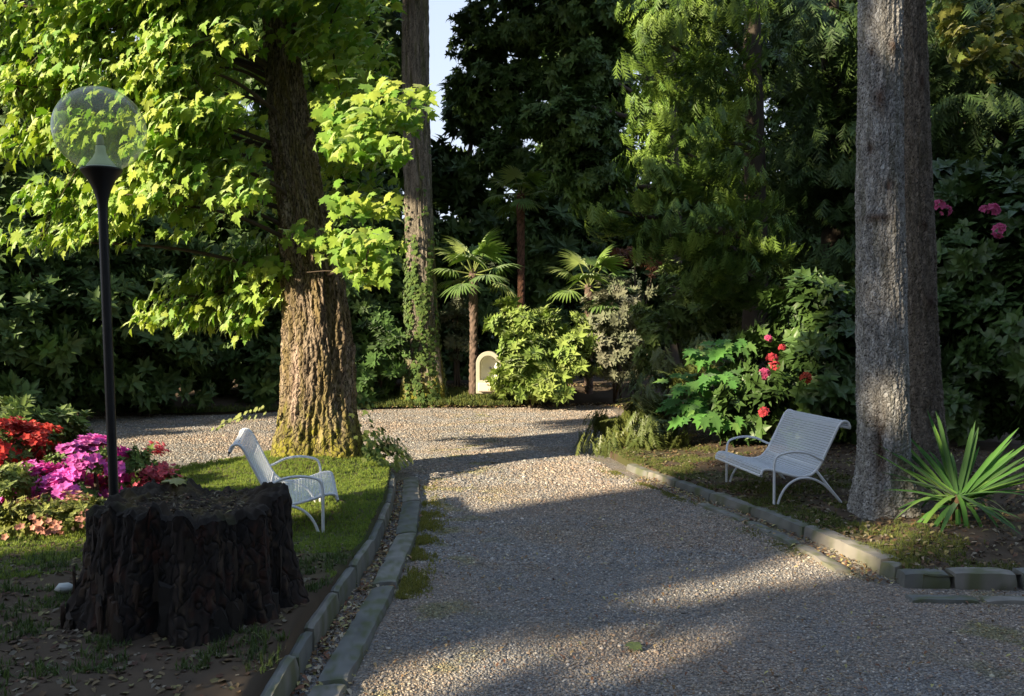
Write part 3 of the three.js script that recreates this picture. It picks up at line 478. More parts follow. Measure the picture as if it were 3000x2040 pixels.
// ---------------------------------------------------------------- the ivied trunk across the path
{
  const t = thing('ivied_tree', 'tall straight trunk with ivy and mossy foot beyond path', 'tree', [-1.9, 0.05, -18.8]);
  const dp = (a, y, n) => 0.16 * Math.pow(0.5 + 0.5 * Math.cos(3 * a + 1), 2) * sstep(1.6, 0, y) + 0.02 * (1 - 2 * Math.abs(N3(n.x * 5, y * 0.7, n.z * 5))) + 0.01 * N3(n.x * 16, y * 3, n.z * 16);
  part('trunk', limb([[-0.02, -0.2, 0, 0.42], [0, 0.5, 0, 0.36], [-0.02, 2, 0, 0.31], [-0.1, 4, 0, 0.29], [-0.16, 6.5, 0, 0.28], [-0.16, 9, 0, 0.26], [-0.1, 13, 0, 0.18]], 110, 300, dp, (a, y, n, d) => {
    const f = fbm(n.x * 3, y * 0.9, n.z * 3, 4), g = N3(n.x * 18, y * 4, n.z * 18); let c = mix3([0.17, 0.145, 0.11], [0.36, 0.31, 0.24], clamp(0.5 + f + 0.3 * g)); c = mix3(c, [0.12, 0.13, 0.03], sstep(0, 0.4, fbm(n.x * 2 + 3, y * 0.8, n.z * 2)) * 0.6);
    return mix3(c, [0.24, 0.23, 0.02], sstep(1.0, 0.2, y + 0.6 * f));
  }), ivyBark, t);
  reseed(85); const iv = []; for (let i = 0; i < 5200; i++) { const a = rr(0, 6.28), y = 3.6 * Math.pow(rnd(), 1.35) + (rnd() < 0.12 ? 2.4 * rnd() : 0), n = V(Math.cos(a), 0, Math.sin(a)); if (fbm(n.x * 1.5, y * 0.7, n.z * 1.5 + 5) < -0.25 + 0.1 * y) continue; const R = 0.33 + 0.14 * sstep(1.4, 0, y) + rr(0, 0.07); iv.push({ p: V(n.x * R - 0.02 * y, y, n.z * R), n: V(n.x + gauss() * 0.4, 0.3 + gauss() * 0.4, n.z + gauss() * 0.4), tip: V(gauss() * 0.5, -1, gauss() * 0.5), tone: rnd() }); }
  foliage('ivy', iv, mapleLeaf[0], leafMat(WHITE, 0.3), [0.05, 0.1], [[0.04, 0.1, 0.015], [0.13, 0.2, 0.03]], t);
  reseed(86); foliage('crown', crownPoints([[0, 11.5, 0, 2.4, 1.2, 2.4], [0, 13.5, 0, 2, 1.5, 2], [2.6, 11, 2.5, 2.2, 1.1, 2.2], [-2.8, 11, 2.4, 2.4, 1.1, 2.2], [3.2, 11.4, -1.2, 2, 1.1, 2], [-3, 11.2, -1.5, 2.2, 1.1, 2]], 14, { clump: 0.4, inner: 0.3 }), LAUREL, leafMat(WHITE), [0.25, 0.4], [[0.03, 0.06, 0.012], [0.05, 0.09, 0.02]], t);
}

// ---------------------------------------------------------------- twin grey trunks on the right
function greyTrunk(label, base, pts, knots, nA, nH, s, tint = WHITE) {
  const t = thing('grey_trunk_tree', label, 'tree', base, 'pair of grey trunks on the right');
  const kd = (a, y) => { let d = 0, m = 0; for (const [ka, ky, w, h, depth] of knots) { let da = Math.abs(a - ka); da = Math.min(da, 6.2832 - da); const q = (da / w) ** 2 + ((y - ky) / h) ** 2; d += depth * Math.exp(-q * 1.4); m = Math.max(m, Math.exp(-q)); } return [d, m]; };
  part('trunk', limb(pts, nA, nH, (a, y, n, r) => 0.055 * Math.pow(0.5 + 0.5 * Math.cos(4 * a + s), 2) * sstep(0.6, 0, y) + 0.018 * fbm(n.x * 2 + s, y * 0.8, n.z * 2, 2) + 0.007 * N3(n.x * 8 + s, y * 6, n.z * 8) + 0.006 * N3(n.x * 15, y * 30, n.z * 15) + kd(-a, y)[0], (a, y, n, d) => {
    const f = fbm(n.x * 2.4 + s, y * 4, n.z * 2.4, 4), g = N3(n.x * 11 + s, y * 32, n.z * 11), g2 = N3(n.x * 17, y * 55 + s, n.z * 17);
    let c = mix3([0.34, 0.325, 0.3], [0.62, 0.6, 0.57], clamp(0.5 + f * 0.9)); c = mix3(c, [0.66, 0.66, 0.65], sstep(0.25, 0.6, f + 0.3 * g)); c = mix3(c, [0.05, 0.04, 0.035], sstep(0.25, 0.7, g * 0.7 + g2 * 0.5));
    c = mix3(c, [0.15, 0.14, 0.06], 0.4 * sstep(0.1, 0.45, fbm(n.x * 2 + 8, y * 1.1 + s, n.z * 2, 3))); c = mix3(c, [0.09, 0.04, 0.02], kd(-a, y)[1] * 0.85);
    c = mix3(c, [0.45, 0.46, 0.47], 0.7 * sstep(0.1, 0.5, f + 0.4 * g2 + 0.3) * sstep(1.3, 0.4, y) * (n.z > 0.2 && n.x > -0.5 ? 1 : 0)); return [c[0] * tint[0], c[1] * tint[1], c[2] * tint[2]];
  }), greyBark, t);
  return t;
}
const toCam = -1.57; // angle of the trunk face that looks down the path
{
  const a = greyTrunk('thick grey speckled trunk right beside the right loveseat', [3.06, 0.12, -7.15], [[0, -0.2, 0, 0.26], [0, 0.25, 0, 0.21], [-0.02, 1.0, 0, 0.198], [-0.04, 2.0, 0, 0.187], [-0.06, 3.2, 0, 0.176], [-0.06, 4.4, 0, 0.158], [-0.05, 6.5, 0, 0.15], [0, 9.5, 0, 0.1]],
    [[1.9, 0.55, 0.25, 0.32, -0.035], [1.75, 3.35, 0.28, 0.12, 0.025], [1.2, 3.75, 0.2, 0.06, 0.03], [2.2, 3.72, 0.14, 0.05, -0.03], [1.9, 2.4, 0.6, 0.04, 0.02], [2.2, 2.95, 0.16, 0.06, -0.02], [1.4, 2.65, 0.14, 0.05, -0.015]], 170, 900, 2.1);
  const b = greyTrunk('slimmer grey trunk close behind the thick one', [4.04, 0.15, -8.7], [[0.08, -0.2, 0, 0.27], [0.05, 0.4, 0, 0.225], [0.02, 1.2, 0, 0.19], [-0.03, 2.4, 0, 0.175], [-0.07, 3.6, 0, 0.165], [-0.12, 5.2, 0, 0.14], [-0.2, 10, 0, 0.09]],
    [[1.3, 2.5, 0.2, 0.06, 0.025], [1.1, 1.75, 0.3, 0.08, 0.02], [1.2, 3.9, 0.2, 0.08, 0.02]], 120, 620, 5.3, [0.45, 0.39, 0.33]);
  reseed(88); foliage('crown', crownPoints([[0.3, 9.6, -0.8, 1.4, 1.2, 1.4], [0.2, 11, -0.3, 1.4, 1.3, 1.4], [1.6, 8.6, -2.2, 1.8, 0.9, 1.8], [-1.4, 8.6, -2.2, 1.6, 0.9, 1.6]], 14, { clump: 0.4, inner: 0.3 }), SPRAY, leafMat(WHITE), [0.3, 0.5], [[0.03, 0.06, 0.012], [0.06, 0.1, 0.02]], a);
  foliage('crown', crownPoints([[-0.2, 8.8, 0, 1.9, 1.2, 1.9], [-0.2, 10.4, 0, 1.5, 1.2, 1.5], [1.8, 8.6, -1.6, 2, 1, 2], [0.4, 9, -3, 2, 1, 2], [3.2, 8.2, 0.6, 1.8, 1, 1.8]], 16, { clump: 0.4, inner: 0.3 }), SPRAY, leafMat(WHITE), [0.3, 0.5], [[0.03, 0.06, 0.012], [0.06, 0.1, 0.02]], b);
}

// ---------------------------------------------------------------- palms
function fanLeaf(n, R, s) { // a fan palm leaf: pleated fingers from the end of its stalk, stalk along +y
  reseed(s); const gs = [];
  for (let i = 0; i < n; i++) { const a = mix(-1.9, 1.9, i / (n - 1)), g = blade(R * rr(0.85, 1.05) * (0.75 + 0.25 * Math.cos(a * 0.7)), R * 0.085, 4, 0.25 + 0.2 * rnd(), 0.5, 0.6); g.rotateZ(-a); gs.push(g); }
  return mergeGeometries(gs);
}
const FAN = [fanLeaf(26, 1, 101), fanLeaf(24, 1, 102)], stalkGeo = new THREE.CylinderGeometry(0.014, 0.02, 1, 6).translate(0, 0.5, 0);
const palmMats = [leafMat([0.2, 0.34, 0.04], 0.4, 0.5), leafMat([0.32, 0.42, 0.1], 0.4, 0.5), leafMat([0.13, 0.25, 0.04], 0.4, 0.5)], stalkMat = std([0.16, 0.2, 0.05]), fibreMat = std([0.2, 0.12, 0.07]);
function palm(label, base, h, R, n, s, trunkTone = [0.16, 0.11, 0.085]) {
  const t = thing('fan_palm', label, 'palm tree', base, 'fan palms at the far border'); reseed(s);
  part('trunk', limb([[0, -0.2, 0, 0.1], [0.01, h * 0.5, 0, 0.085], [0, h, 0, 0.095], [0, h + 0.12, 0, 0.03]], 24, Math.round(h * 40), (a, y, n2) => 0.006 * Math.sin(y * 42 + 2 * Math.sin(a * 3)) + 0.016 * N3(n2.x * 9, y * 11, n2.z * 9), (a, y, n2) => { const k = 0.8 + 0.7 * N3(n2.x * 7, y * 14, n2.z * 7); return [trunkTone[0] * k, trunkTone[1] * k, trunkTone[2] * k]; }), plainBark, t);
  for (let i = 0; i < n; i++) {
    const a = i * 2.4 + rr(-0.2, 0.2), el = mix(1.25, -0.45, i / (n - 1)), L = R * rr(0.45, 0.6), d = V(Math.cos(a) * Math.cos(el), Math.sin(el), Math.sin(a) * Math.cos(el));
    const f = new THREE.Group(); f.name = 'frond'; t.add(f);
    const st = part('stalk', stalkGeo, stalkMat, f), q = new THREE.Quaternion().setFromUnitVectors(UP, d); st.quaternion.copy(q); st.scale.set(1, L, 1); st.position.set(0, h, 0);
    const lf = part('fan', FAN[i % 2], palmMats[i % 3], f); const nn = V(-Math.cos(a) * Math.sin(el) + gauss() * 0.2, Math.cos(el) + 0.2, -Math.sin(a) * Math.sin(el) + gauss() * 0.2);
    lf.applyMatrix4(basis(nn, d).scale(V(R * 0.55, R * 0.55, R * 0.55)).setPosition(d.x * L, h + d.y * L, d.z * L));
  }
  return t;
}
palm('slim fan palm beside the white stone niche', [-0.84, 0.25, -18.9], 2.6, 1.15, 15, 111);
palm('tallest fan palm with bare rust brown trunk', [0.21, 0.35, -21.2], 4.55, 0.95, 13, 112, [0.17, 0.08, 0.05]);
palm('short fan palm rising out of the grey green shrubs', [1.72, 0.3, -19.6], 2.3, 1.15, 12, 113);

// ---------------------------------------------------------------- stone niche
{
  const t = thing('stone_niche', 'small white arched stone niche beside the slim palm', 'garden ornament', [-0.47, 0.33, -18.35]); t.rotation.y = -0.1;
  const arch = (w, h, y0) => { const s = new THREE.Shape(); s.moveTo(-w, y0); s.lineTo(w, y0); s.lineTo(w, h - w); s.absarc(0, h - w, w, 0, Math.PI, false); s.lineTo(-w, y0); return s; };
  const st = new THREE.MeshStandardMaterial({ color: new THREE.Color().setRGB(0.42, 0.39, 0.31), roughness: 0.9 }), wh = std([0.74, 0.72, 0.66]);
  const fr = arch(0.25, 0.86, 0.0); const ho = new THREE.Path(); ho.moveTo(-0.19, 0.26); ho.lineTo(-0.19, 0.6); ho.absarc(0, 0.6, 0.19, Math.PI, 0, true); ho.lineTo(0.19, 0.26); ho.lineTo(-0.19, 0.26); fr.holes.push(ho);
  part('arched_surround', new THREE.ExtrudeGeometry(fr, { depth: 0.2, bevelEnabled: true, bevelSize: 0.012, bevelThickness: 0.012, bevelSegments: 2, curveSegments: 20 }), st, t);
  const bk = new THREE.LatheGeometry([[0.21, 0], [0.21, 0.34], [0.2, 0.4], [0.15, 0.49], [0.08, 0.54], [0.001, 0.555]].map(p => new THREE.Vector2(...p)), 24, Math.PI / 2, Math.PI); bk.scale(1, 1, 0.7); bk.translate(0, 0.25, 0.1);
  part('hollow_back', bk, wh, t).material.side = THREE.DoubleSide;
  part('basin', new RoundedBoxGeometry(0.42, 0.2, 0.16, 3, 0.04).translate(0, 0.13, 0.26), std([0.62, 0.52, 0.44]), t);
  part('spout', new THREE.CylinderGeometry(0.02, 0.025, 0.09, 12).rotateX(1.35).translate(0.02, 0.52, 0.02), std([0.05, 0.05, 0.06], { roughness: 0.4, metalness: 0.6 }), t);
}

// ---------------------------------------------------------------- shrubs
function shrub(name, label, category, base, blobs, perM2, geo, size, tones, o = {}) {
  const t = thing(name, label, category, base, o.group); reseed(o.seed ?? 200);
  const rel = blobs.map(b => [b[0] - base[0], b[1] - base[1], b[2] - base[2], b[3], b[4], b[5]]);
  const nst = o.stems ?? 5; for (let i = 0; i < nst; i++) { const b = rel[i % rel.length]; part('stem', limb([[gauss() * 0.12, -0.15, gauss() * 0.12, o.stemR ?? 0.03], [b[0] * 0.4 + gauss() * 0.1, Math.max(0.1, b[1] * 0.5), b[2] * 0.4, (o.stemR ?? 0.03) * 0.8], [b[0] + gauss() * 0.1, b[1], b[2] + gauss() * 0.1, 0.008]], 8, 12), darkBark, t); }
  t.userData.pts = null;
  foliage('foliage', crownPoints(rel, perM2, o).filter(q => q.p.y + base[1] > 0.06), geo, leafMat(WHITE, o.tr ?? 0.3, o.rough ?? 0.45), size, tones, t);
  t.userData = { ...t.userData }; delete t.userData.pts; t.rel = rel; return t;
}
function blossoms(t, name, n, mat, size, tones, o = {}) { // open flowers over the skin of a shrub
  const pts = crownPoints(o.blobs ?? t.rel, n, { depth: -0.03, clump: o.clump ?? 0.09, inner: 0, up: 0.5, jitter: 0.35, clumps: o.clumps ?? 5 }).filter(q => q.p.y > 0.06 && (!o.keep || o.keep(q.p)));
  return foliage(name, pts, FLOWER, mat, size, tones, t);
}
function truss(parent, p, r, mat, s) { reseed(s); const gs = []; for (let i = 0; i < 11; i++) { const d = V(gauss(), gauss() + 0.4, gauss() + 0.5).normalize(), g = FLOWER.clone(); g.applyMatrix4(basis(d, V(gauss(), gauss(), gauss())).scale(V(r * 0.55, r * 0.55, r * 0.55)).setPosition(d.x * r * 0.6, d.y * r * 0.6, d.z * r * 0.6)); gs.push(g); } const m = part('flower_cluster', mergeGeometries(gs), mat, parent); m.position.set(...p); return m; }
const bl = (p, ...r) => [...p, ...r];
// azaleas on the left
const azaleaLeaf = [[0.06, 0.13, 0.02], [0.16, 0.24, 0.04]];
{
  const red = leafMat([0.62, 0.045, 0.03], 0.35, 0.6), mag = leafMat([0.78, 0.15, 0.6], 0.35, 0.6), coral = leafMat([0.6, 0.1, 0.16], 0.35, 0.6), pale = leafMat([0.62, 0.3, 0.22], 0.35, 0.6);
  const one = [[0.75, 0.72, 0.75], [1.35, 1.35, 1.3]], g = 'azaleas behind the lamp';
  let t = shrub('azalea', 'scarlet flowered azalea at the far left edge', 'azalea', [-4.25, 0.15, -7.4], [bl([-4.31, 0.49, -7.4], 0.36, 0.26, 0.36), bl([-4.14, 0.61, -7.5], 0.22, 0.18, 0.25), bl([-4.51, 0.55, -7.3], 0.4, 0.35, 0.4)], 100, SMALL_SPRIG, [0.04, 0.07], azaleaLeaf, { group: g, clump: 0.1, clumps: 8 }); blossoms(t, 'blossom', 700, red, [0.028, 0.046], one, { clumps: 9 });
  t = shrub('azalea', 'magenta azalea in full bloom behind the lamp post', 'azalea', [-3.35, 0.15, -6.85], [bl([-3.39, 0.52, -6.9], 0.32, 0.2, 0.3), bl([-3.61, 0.38, -6.8], 0.3, 0.15, 0.26), bl([-3.35, 0.34, -6.65], 0.26, 0.17, 0.24), bl([-3.76, 0.28, -6.75], 0.18, 0.1, 0.15)], 100, SMALL_SPRIG, [0.04, 0.07], azaleaLeaf, { group: g, clump: 0.1, clumps: 8 }); blossoms(t, 'blossom', 1500, mag, [0.03, 0.05], one, { clumps: 22, clump: 0.07 });
  t = shrub('azalea', 'coral pink azalea to the right of the lamp post', 'azalea', [-2.95, 0.15, -7.3], [bl([-3.15, 0.45, -7.2], 0.26, 0.22, 0.26), bl([-3.18, 0.32, -7.1], 0.24, 0.18, 0.24), bl([-2.84, 0.34, -7.2], 0.18, 0.08, 0.18)], 110, SMALL_SPRIG, [0.04, 0.07], azaleaLeaf, { group: g, clump: 0.1, clumps: 8 }); blossoms(t, 'blossom', 700, coral, [0.026, 0.04], one, { clumps: 12 });
  t = shrub('azalea', 'low azalea with pale salmon flowers nearest the stump', 'azalea', [-3.2, 0.15, -6.25], [bl([-3.26, 0.26, -6.25], 0.3, 0.16, 0.26), bl([-3.45, 0.23, -6.2], 0.26, 0.14, 0.24), bl([-3.04, 0.27, -6.2], 0.16, 0.14, 0.2)], 320, SMALL_SPRIG, [0.04, 0.065], [[0.14, 0.2, 0.03], [0.3, 0.3, 0.06]], { group: g, clump: 0.1, clumps: 8 }); blossoms(t, 'blossom', 170, pale, [0.02, 0.034], one, { clumps: 14 });
  shrub('azalea', 'leafy green azalea without flowers behind the scarlet one', 'azalea', [-4.4, 0.15, -8.3], [bl([-4.65, 0.66, -8.2], 0.38, 0.28, 0.35), bl([-4.33, 0.61, -8.3], 0.26, 0.2, 0.3)], 170, LAUREL, [0.09, 0.14], [[0.08, 0.16, 0.02], [0.2, 0.28, 0.06]], { group: g, clump: 0.12, clumps: 7 });
  shrub('azalea', 'small yellow green bush at left edge below scarlet blooms', 'azalea', [-3.75, 0.15, -6.5], [bl([-3.78, 0.37, -6.5], 0.24, 0.3, 0.24)], 260, SMALL_SPRIG, [0.05, 0.08], [[0.12, 0.2, 0.03], [0.28, 0.32, 0.08]], { group: g, clump: 0.1, clumps: 8 });
}
// shrubs in the middle distance
shrub('laurel_bush', 'bright sunlit laurel bush right of the stone niche', 'shrub', [0.5, 0.2, -18.3], [bl([0.25, 0.91, -18], 0.6, 0.85, 0.5), bl([-0.02, 0.56, -17.7], 0.4, 0.6, 0.4), bl([0.17, 1.83, -18.6], 0.6, 0.5, 0.5), bl([1.2, 1.54, -18.6], 0.75, 0.7, 0.6), bl([1.27, 0.9, -18.2], 0.7, 0.55, 0.5), bl([0.71, 0.46, -17.9], 0.5, 0.4, 0.4)], 55, LAUREL, [0.15, 0.24], [[0.16, 0.27, 0.035], [0.36, 0.44, 0.1]], { seed: 211, clump: 0.16, clumps: 4 });
shrub('laurel_bush', 'dark laurel bush filling the gap left of ivied trunk', 'shrub', [-2.9, 0.2, -18.6], [bl([-2.74, 0.98, -18.6], 0.6, 0.9, 0.5), bl([-3.1, 0.61, -18.5], 0.6, 0.6, 0.5), bl([-2.71, 1.83, -19], 0.5, 0.6, 0.5)], 50, LAUREL, [0.15, 0.24], [[0.05, 0.13, 0.02], [0.1, 0.2, 0.03]], { seed: 212, clump: 0.18, clumps: 4 });
shrub('pieris_bush', 'pale grey leaved bush between ivied trunk and palm', 'shrub', [-1.2, 0.2, -19.5], [bl([-1.26, 1.54, -19.6], 0.4, 0.6, 0.4), bl([-1.33, 2.15, -20], 0.4, 0.4, 0.4)], 45, LAUREL, [0.12, 0.2], [[0.1, 0.14, 0.06], [0.24, 0.26, 0.16]], { seed: 213, clump: 0.15, clumps: 4 });
shrub('grey_bush', 'grey green bush with mauve tint under the short palm', 'shrub', [2.3, 0.2, -18.9], [bl([2.26, 1.92, -18.8], 0.75, 0.6, 0.6), bl([2.51, 2.61, -19.3], 0.6, 0.5, 0.5), bl([1.93, 1.17, -18.4], 0.6, 0.6, 0.5), bl([2.56, 1.27, -18.2], 0.6, 0.6, 0.5)], 50, LAUREL, [0.13, 0.21], [[0.12, 0.16, 0.07], [0.27, 0.26, 0.18]], { seed: 214, clump: 0.15, clumps: 4 });
shrub('laurel_bush', 'yellow green laurel bush above the bronze juniper', 'shrub', [3.4, 0.2, -16.2], [bl([2.93, 1.88, -16.2], 0.6, 0.5, 0.5), bl([3.7, 2.12, -16], 0.55, 0.45, 0.5), bl([3.34, 2.47, -16.6], 0.6, 0.45, 0.5), bl([2.57, 1.39, -16], 0.4, 0.5, 0.4)], 60, LAUREL, [0.13, 0.2], [[0.1, 0.18, 0.03], [0.24, 0.32, 0.08]], { seed: 215, clump: 0.15, clumps: 4 });
shrub('bronze_maple', 'small shrub with russet leaves behind the short palm', 'shrub', [2.85, 0.3, -20.2], [bl([2.8, 3.38, -20.3], 0.45, 0.3, 0.4), bl([3.21, 3.16, -20], 0.3, 0.25, 0.3)], 45, LAUREL, [0.12, 0.2], [[0.13, 0.04, 0.02], [0.25, 0.1, 0.04]], { seed: 216, clump: 0.15 });
shrub('juniper', 'low spreading juniper with feathery bronze green sprays', 'juniper', [2.0, 0.12, -12.2], [bl([1.63, 0.39, -11.6], 0.55, 0.4, 0.5), bl([2.05, 0.72, -12], 0.55, 0.45, 0.5), bl([2.41, 1.12, -12.6], 0.6, 0.42, 0.5), bl([1.38, 0.32, -11.5], 0.42, 0.3, 0.4), bl([1.2, 0.18, -11.4], 0.28, 0.2, 0.3), bl([3.01, 1.43, -13], 0.55, 0.35, 0.5), bl([1.95, 0.36, -11.4], 0.5, 0.3, 0.4)], 110, NEEDLES, [0.2, 0.36], [[0.05, 0.085, 0.02], [0.15, 0.165, 0.04]], { seed: 217, clump: 0.14, up: 0, down: 0.9, jitter: 0.4, clumps: 5, tr: 0.2 });
{ // the bright lobed-leaf shrub: its leaves are large enough to tell apart
  const t = thing('lobed_leaf_shrub', 'vivid green shrub with large lobed leaves beside the juniper', 'shrub', [2.95, 0.15, -11.6]); reseed(221);
  const lobe = [[0, 0], [0.1, 0.12], [0.34, 0.1], [0.2, 0.28], [0.42, 0.4], [0.2, 0.48], [0.3, 0.72], [0.12, 0.7], [0, 1.05]], lo = fan([...lobe, ...lobe.slice(1, -1).reverse().map(([x, y]) => [-x, y]), [0, 0]], 0.3, 0.2);
  const lm = [[0.07, 0.24, 0.03], [0.1, 0.3, 0.035], [0.06, 0.18, 0.02], [0.15, 0.32, 0.05]].map(c => leafMat(c, 0.4, 0.4));
  const cs = [[2.52, 1.28, -11.4], [2.89, 1.39, -11.5], [2.33, 0.94, -11.3], [2.7, 1, -11.2], [2.96, 0.77, -11.3], [2.46, 0.56, -11.1], [2.77, 0.46, -11], [2.29, 0.64, -11.4], [3.15, 0.98, -11.6], [2.72, 0.75, -11.5]];
  for (const c of cs) {
    part('stem', limb([[gauss() * 0.1, -0.1, gauss() * 0.1, 0.02], [(c[0] - 2.95) * 0.6, (c[1] - 0.15) * 0.6, (c[2] + 11.6) * 0.6, 0.015], [c[0] - 2.95, c[1] - 0.15, c[2] + 11.6, 0.008]], 6, 8), std([0.12, 0.14, 0.05]), t);
    for (let i = 0; i < 29; i++) { const a = rr(0, 6.28), el = rr(-0.3, 0.9), d = V(Math.cos(a) * Math.cos(el), Math.sin(el), Math.sin(a) * Math.cos(el)), L = rr(0.04, 0.3), s = rr(0.16, 0.27), m = part('leaf', lo, lm[Math.floor(rnd() * 4)], t); m.applyMatrix4(basis(V(d.x * 0.3 + gauss() * 0.3, 1, d.z * 0.3 + 0.5 + gauss() * 0.3), V(d.x, d.y - 0.5, d.z)).scale(V(s, s, s)).setPosition(c[0] - 2.95 + d.x * L, c[1] - 0.15 + d.y * L * 0.7, c[2] + 11.6 + d.z * L)); }
  }
}
const rhodoTones = [[0.032, 0.07, 0.018], [0.075, 0.135, 0.03]];
{
  let t = shrub('rhododendron', 'dark rhododendron with red flower trusses behind right loveseat', 'rhododendron', [4.2, 0.2, -11.2], [bl([3.5, 1.17, -11.2], 0.75, 0.75, 0.6), bl([3.88, 0.79, -11], 0.7, 0.7, 0.6), bl([3.21, 0.62, -11], 0.55, 0.5, 0.5), bl([4.03, 1.68, -11.6], 0.8, 0.7, 0.6), bl([4.17, 1.11, -11.2], 0.6, 0.8, 0.6)], 70, LAUREL_WIDE, [0.14, 0.22], rhodoTones, { tr: 0.1, seed: 231, clump: 0.17, clumps: 4 });
  const red = leafMat([0.6, 0.05, 0.07], 0.3, 0.6), or = leafMat([0.6, 0.09, 0.03], 0.3, 0.6), pk = leafMat([0.62, 0.08, 0.22], 0.3, 0.6), P = [[[3.08, 1.52, -10.5], pk, 0.06], [[3.25, 1.41, -10.5], red, 0.055], [[3.1, 1.28, -10.4], red, 0.085], [[3.01, 1.1, -10.4], pk, 0.085], [[3.44, 1.06, -10.2], or, 0.085], [[3.01, 0.64, -10.4], red, 0.08], [[3.2, 1.19, -10.6], red, 0.07]];
  P.forEach(([p, m, r], i) => truss(t, [p[0] - 4.2, p[1] - 0.2, p[2] + 11.2], r, m, 240 + i));
  t = shrub('rhododendron', 'tall dark rhododendron with pink blooms right of trunks', 'rhododendron', [6.3, 0.2, -11.6], [bl([5.86, 2.37, -11.4], 1.0, 0.9, 0.8), bl([6.32, 2.68, -11], 0.9, 0.9, 0.8), bl([5.93, 1.34, -11], 1.0, 0.9, 0.8), bl([6.25, 1.57, -10.6], 0.8, 1.0, 0.8), bl([5.99, 3.44, -12], 0.9, 0.7, 0.8), bl([5.77, 0.68, -11], 0.8, 0.6, 0.7), bl([6.9, 3.67, -11.6], 0.9, 0.7, 0.8)], 60, LAUREL_WIDE, [0.15, 0.24], rhodoTones, { tr: 0.1, seed: 232, clump: 0.18, clumps: 4 });
  const p2 = leafMat([0.62, 0.1, 0.28], 0.3, 0.6);
  [[[5.17, 3.12, -10.6], 0.1], [[5.26, 3.07, -10.6], 0.08], [[5.59, 3.01, -10.2], 0.11], [[5.63, 2.77, -10.1], 0.1], [[5.51, 3.02, -10.2], 0.07]].forEach(([p, r], i) => truss(t, [p[0] - 6.3, p[1] - 0.2, p[2] + 11.6], r, p2, 250 + i));
}
{ // the clump of strap leaves at the foot of the trunk: every blade a part
  const t = thing('strap_leaf_plant', 'clump of stiff green strap leaves beside thick grey trunk', 'plant', [3.45, 0.14, -6.75]); reseed(261);
  const gm = [[0.06, 0.19, 0.02], [0.09, 0.26, 0.03], [0.045, 0.13, 0.02], [0.15, 0.31, 0.04]].map(c => leafMat(c, 0.35)), bg = [blade(1, 0.055, 6, 0.06, 0.6, 0.4), blade(1, 0.05, 6, 0.25, 0.6, 0.4), blade(1, 0.05, 6, 0.75, 0.6, 0.4)];
  part('base', roughTrunk([[0, -0.1, 0, 0.055], [0, 0.1, 0, 0.05], [0.01, 0.2, 0, 0.02]], 16, 14, [0.1, 0.06, 0.035], 0.015), plainBark, t);
  const put = (az, el, L, k, x = 0) => { const d = V(Math.cos(az) * Math.cos(el), Math.sin(el), Math.sin(az) * Math.cos(el)), m = part('blade', bg[k], gm[Math.floor(rnd() * 4)], t), side = V(-d.x * Math.sin(el), Math.cos(el) + 0.2, -d.z * Math.sin(el) + 0.35 + gauss() * 0.2); m.applyMatrix4(basis(side, d).scale(V(0.75, L, L)).setPosition(x + d.x * 0.03, 0.1 + rr(0, 0.1), d.z * 0.03)); };
  for (let i = 0; i < 26; i++) put(i * 2.4 + rr(-0.3, 0.3), rr(1.05, 1.5), rr(0.65, 0.95), 0);
  for (let i = 0; i < 15; i++) put(mix(-0.9, 0.7, i / 14), rr(0.55, 1.15), rr(0.65, 0.9), 0, 0.03);
  for (let i = 0; i < 14; i++) put(i * 2.4, rr(0.75, 1.15), rr(0.5, 0.75), 1);
  for (let i = 0; i < 20; i++) put(i * 2.4 + 1, rr(0.0, 0.5), rr(0.45, 0.65), 2);
}
// ---------------------------------------------------------------- trees behind
function bgTree(label, base, h, blobs, perM2, geo, size, tones, o = {}) {
  const t = thing(o.name ?? 'evergreen_tree', label, 'tree', base, o.group ?? 'dark trees behind the garden'); reseed(o.seed ?? 300);
  const r = o.r ?? 0.2; part('trunk', roughTrunk([[0, -0.3, 0, r * 1.3], [0.05, h * 0.3, 0, r], [-0.05, h * 0.7, 0.05, r * 0.7], [0, h, 0, 0.04]], 20, 60, o.tone ?? [0.07, 0.055, 0.04], 0.025), plainBark, t);
  const rel = blobs.map(b => [b[0] - base[0], b[1] - base[1], b[2] - base[2], b[3], b[4], b[5]]);
  for (const b of rel) part('branch', limb([[0, clamp(b[1] - 0.4 * b[3], 0.5, h * 0.9), 0, r * 0.4], [b[0] * 0.6, b[1] - 0.1, b[2] * 0.6, r * 0.25], [b[0], b[1], b[2], 0.02]], 7, 8), darkBark, t);
  foliage('crown', crownPoints(rel, perM2, o).filter(q => q.p.y + base[1] > 0.1), geo, leafMat(WHITE, o.tr ?? 0.25, o.rough ?? 0.6), size, tones, t); return t;
}
const darkTones = [[0.036, 0.078, 0.017], [0.095, 0.165, 0.034]], midTones = [[0.042, 0.09, 0.02], [0.11, 0.19, 0.038]];
bgTree('drooping evergreen in tiers above the tallest palm', [4.3, 0.3, -23.4], 11, [bl([0.19, 8.96, -21], 1.6, 0.8, 1.2), bl([1.43, 7.85, -20.5], 1.4, 0.8, 1.2), bl([-0.35, 7.51, -21.5], 1.2, 0.7, 1.0), bl([1.29, 6.29, -20], 1.3, 0.7, 1.1), bl([-0.68, 8.52, -21.6], 0.7, 0.6, 0.7), bl([0.93, 10.45, -21], 2.0, 1.0, 1.4), bl([1.84, 5.27, -20.5], 1.1, 0.8, 1.0), bl([-0.13, 5.76, -22], 1.0, 0.8, 0.8), bl([2.1, 8.91, -20], 1.2, 1.0, 1.2)], 60, LAUREL, [0.15, 0.25], midTones, { seed: 301, clump: 0.3, clumps: 2.2, down: 0.5, inner: 0.3 });
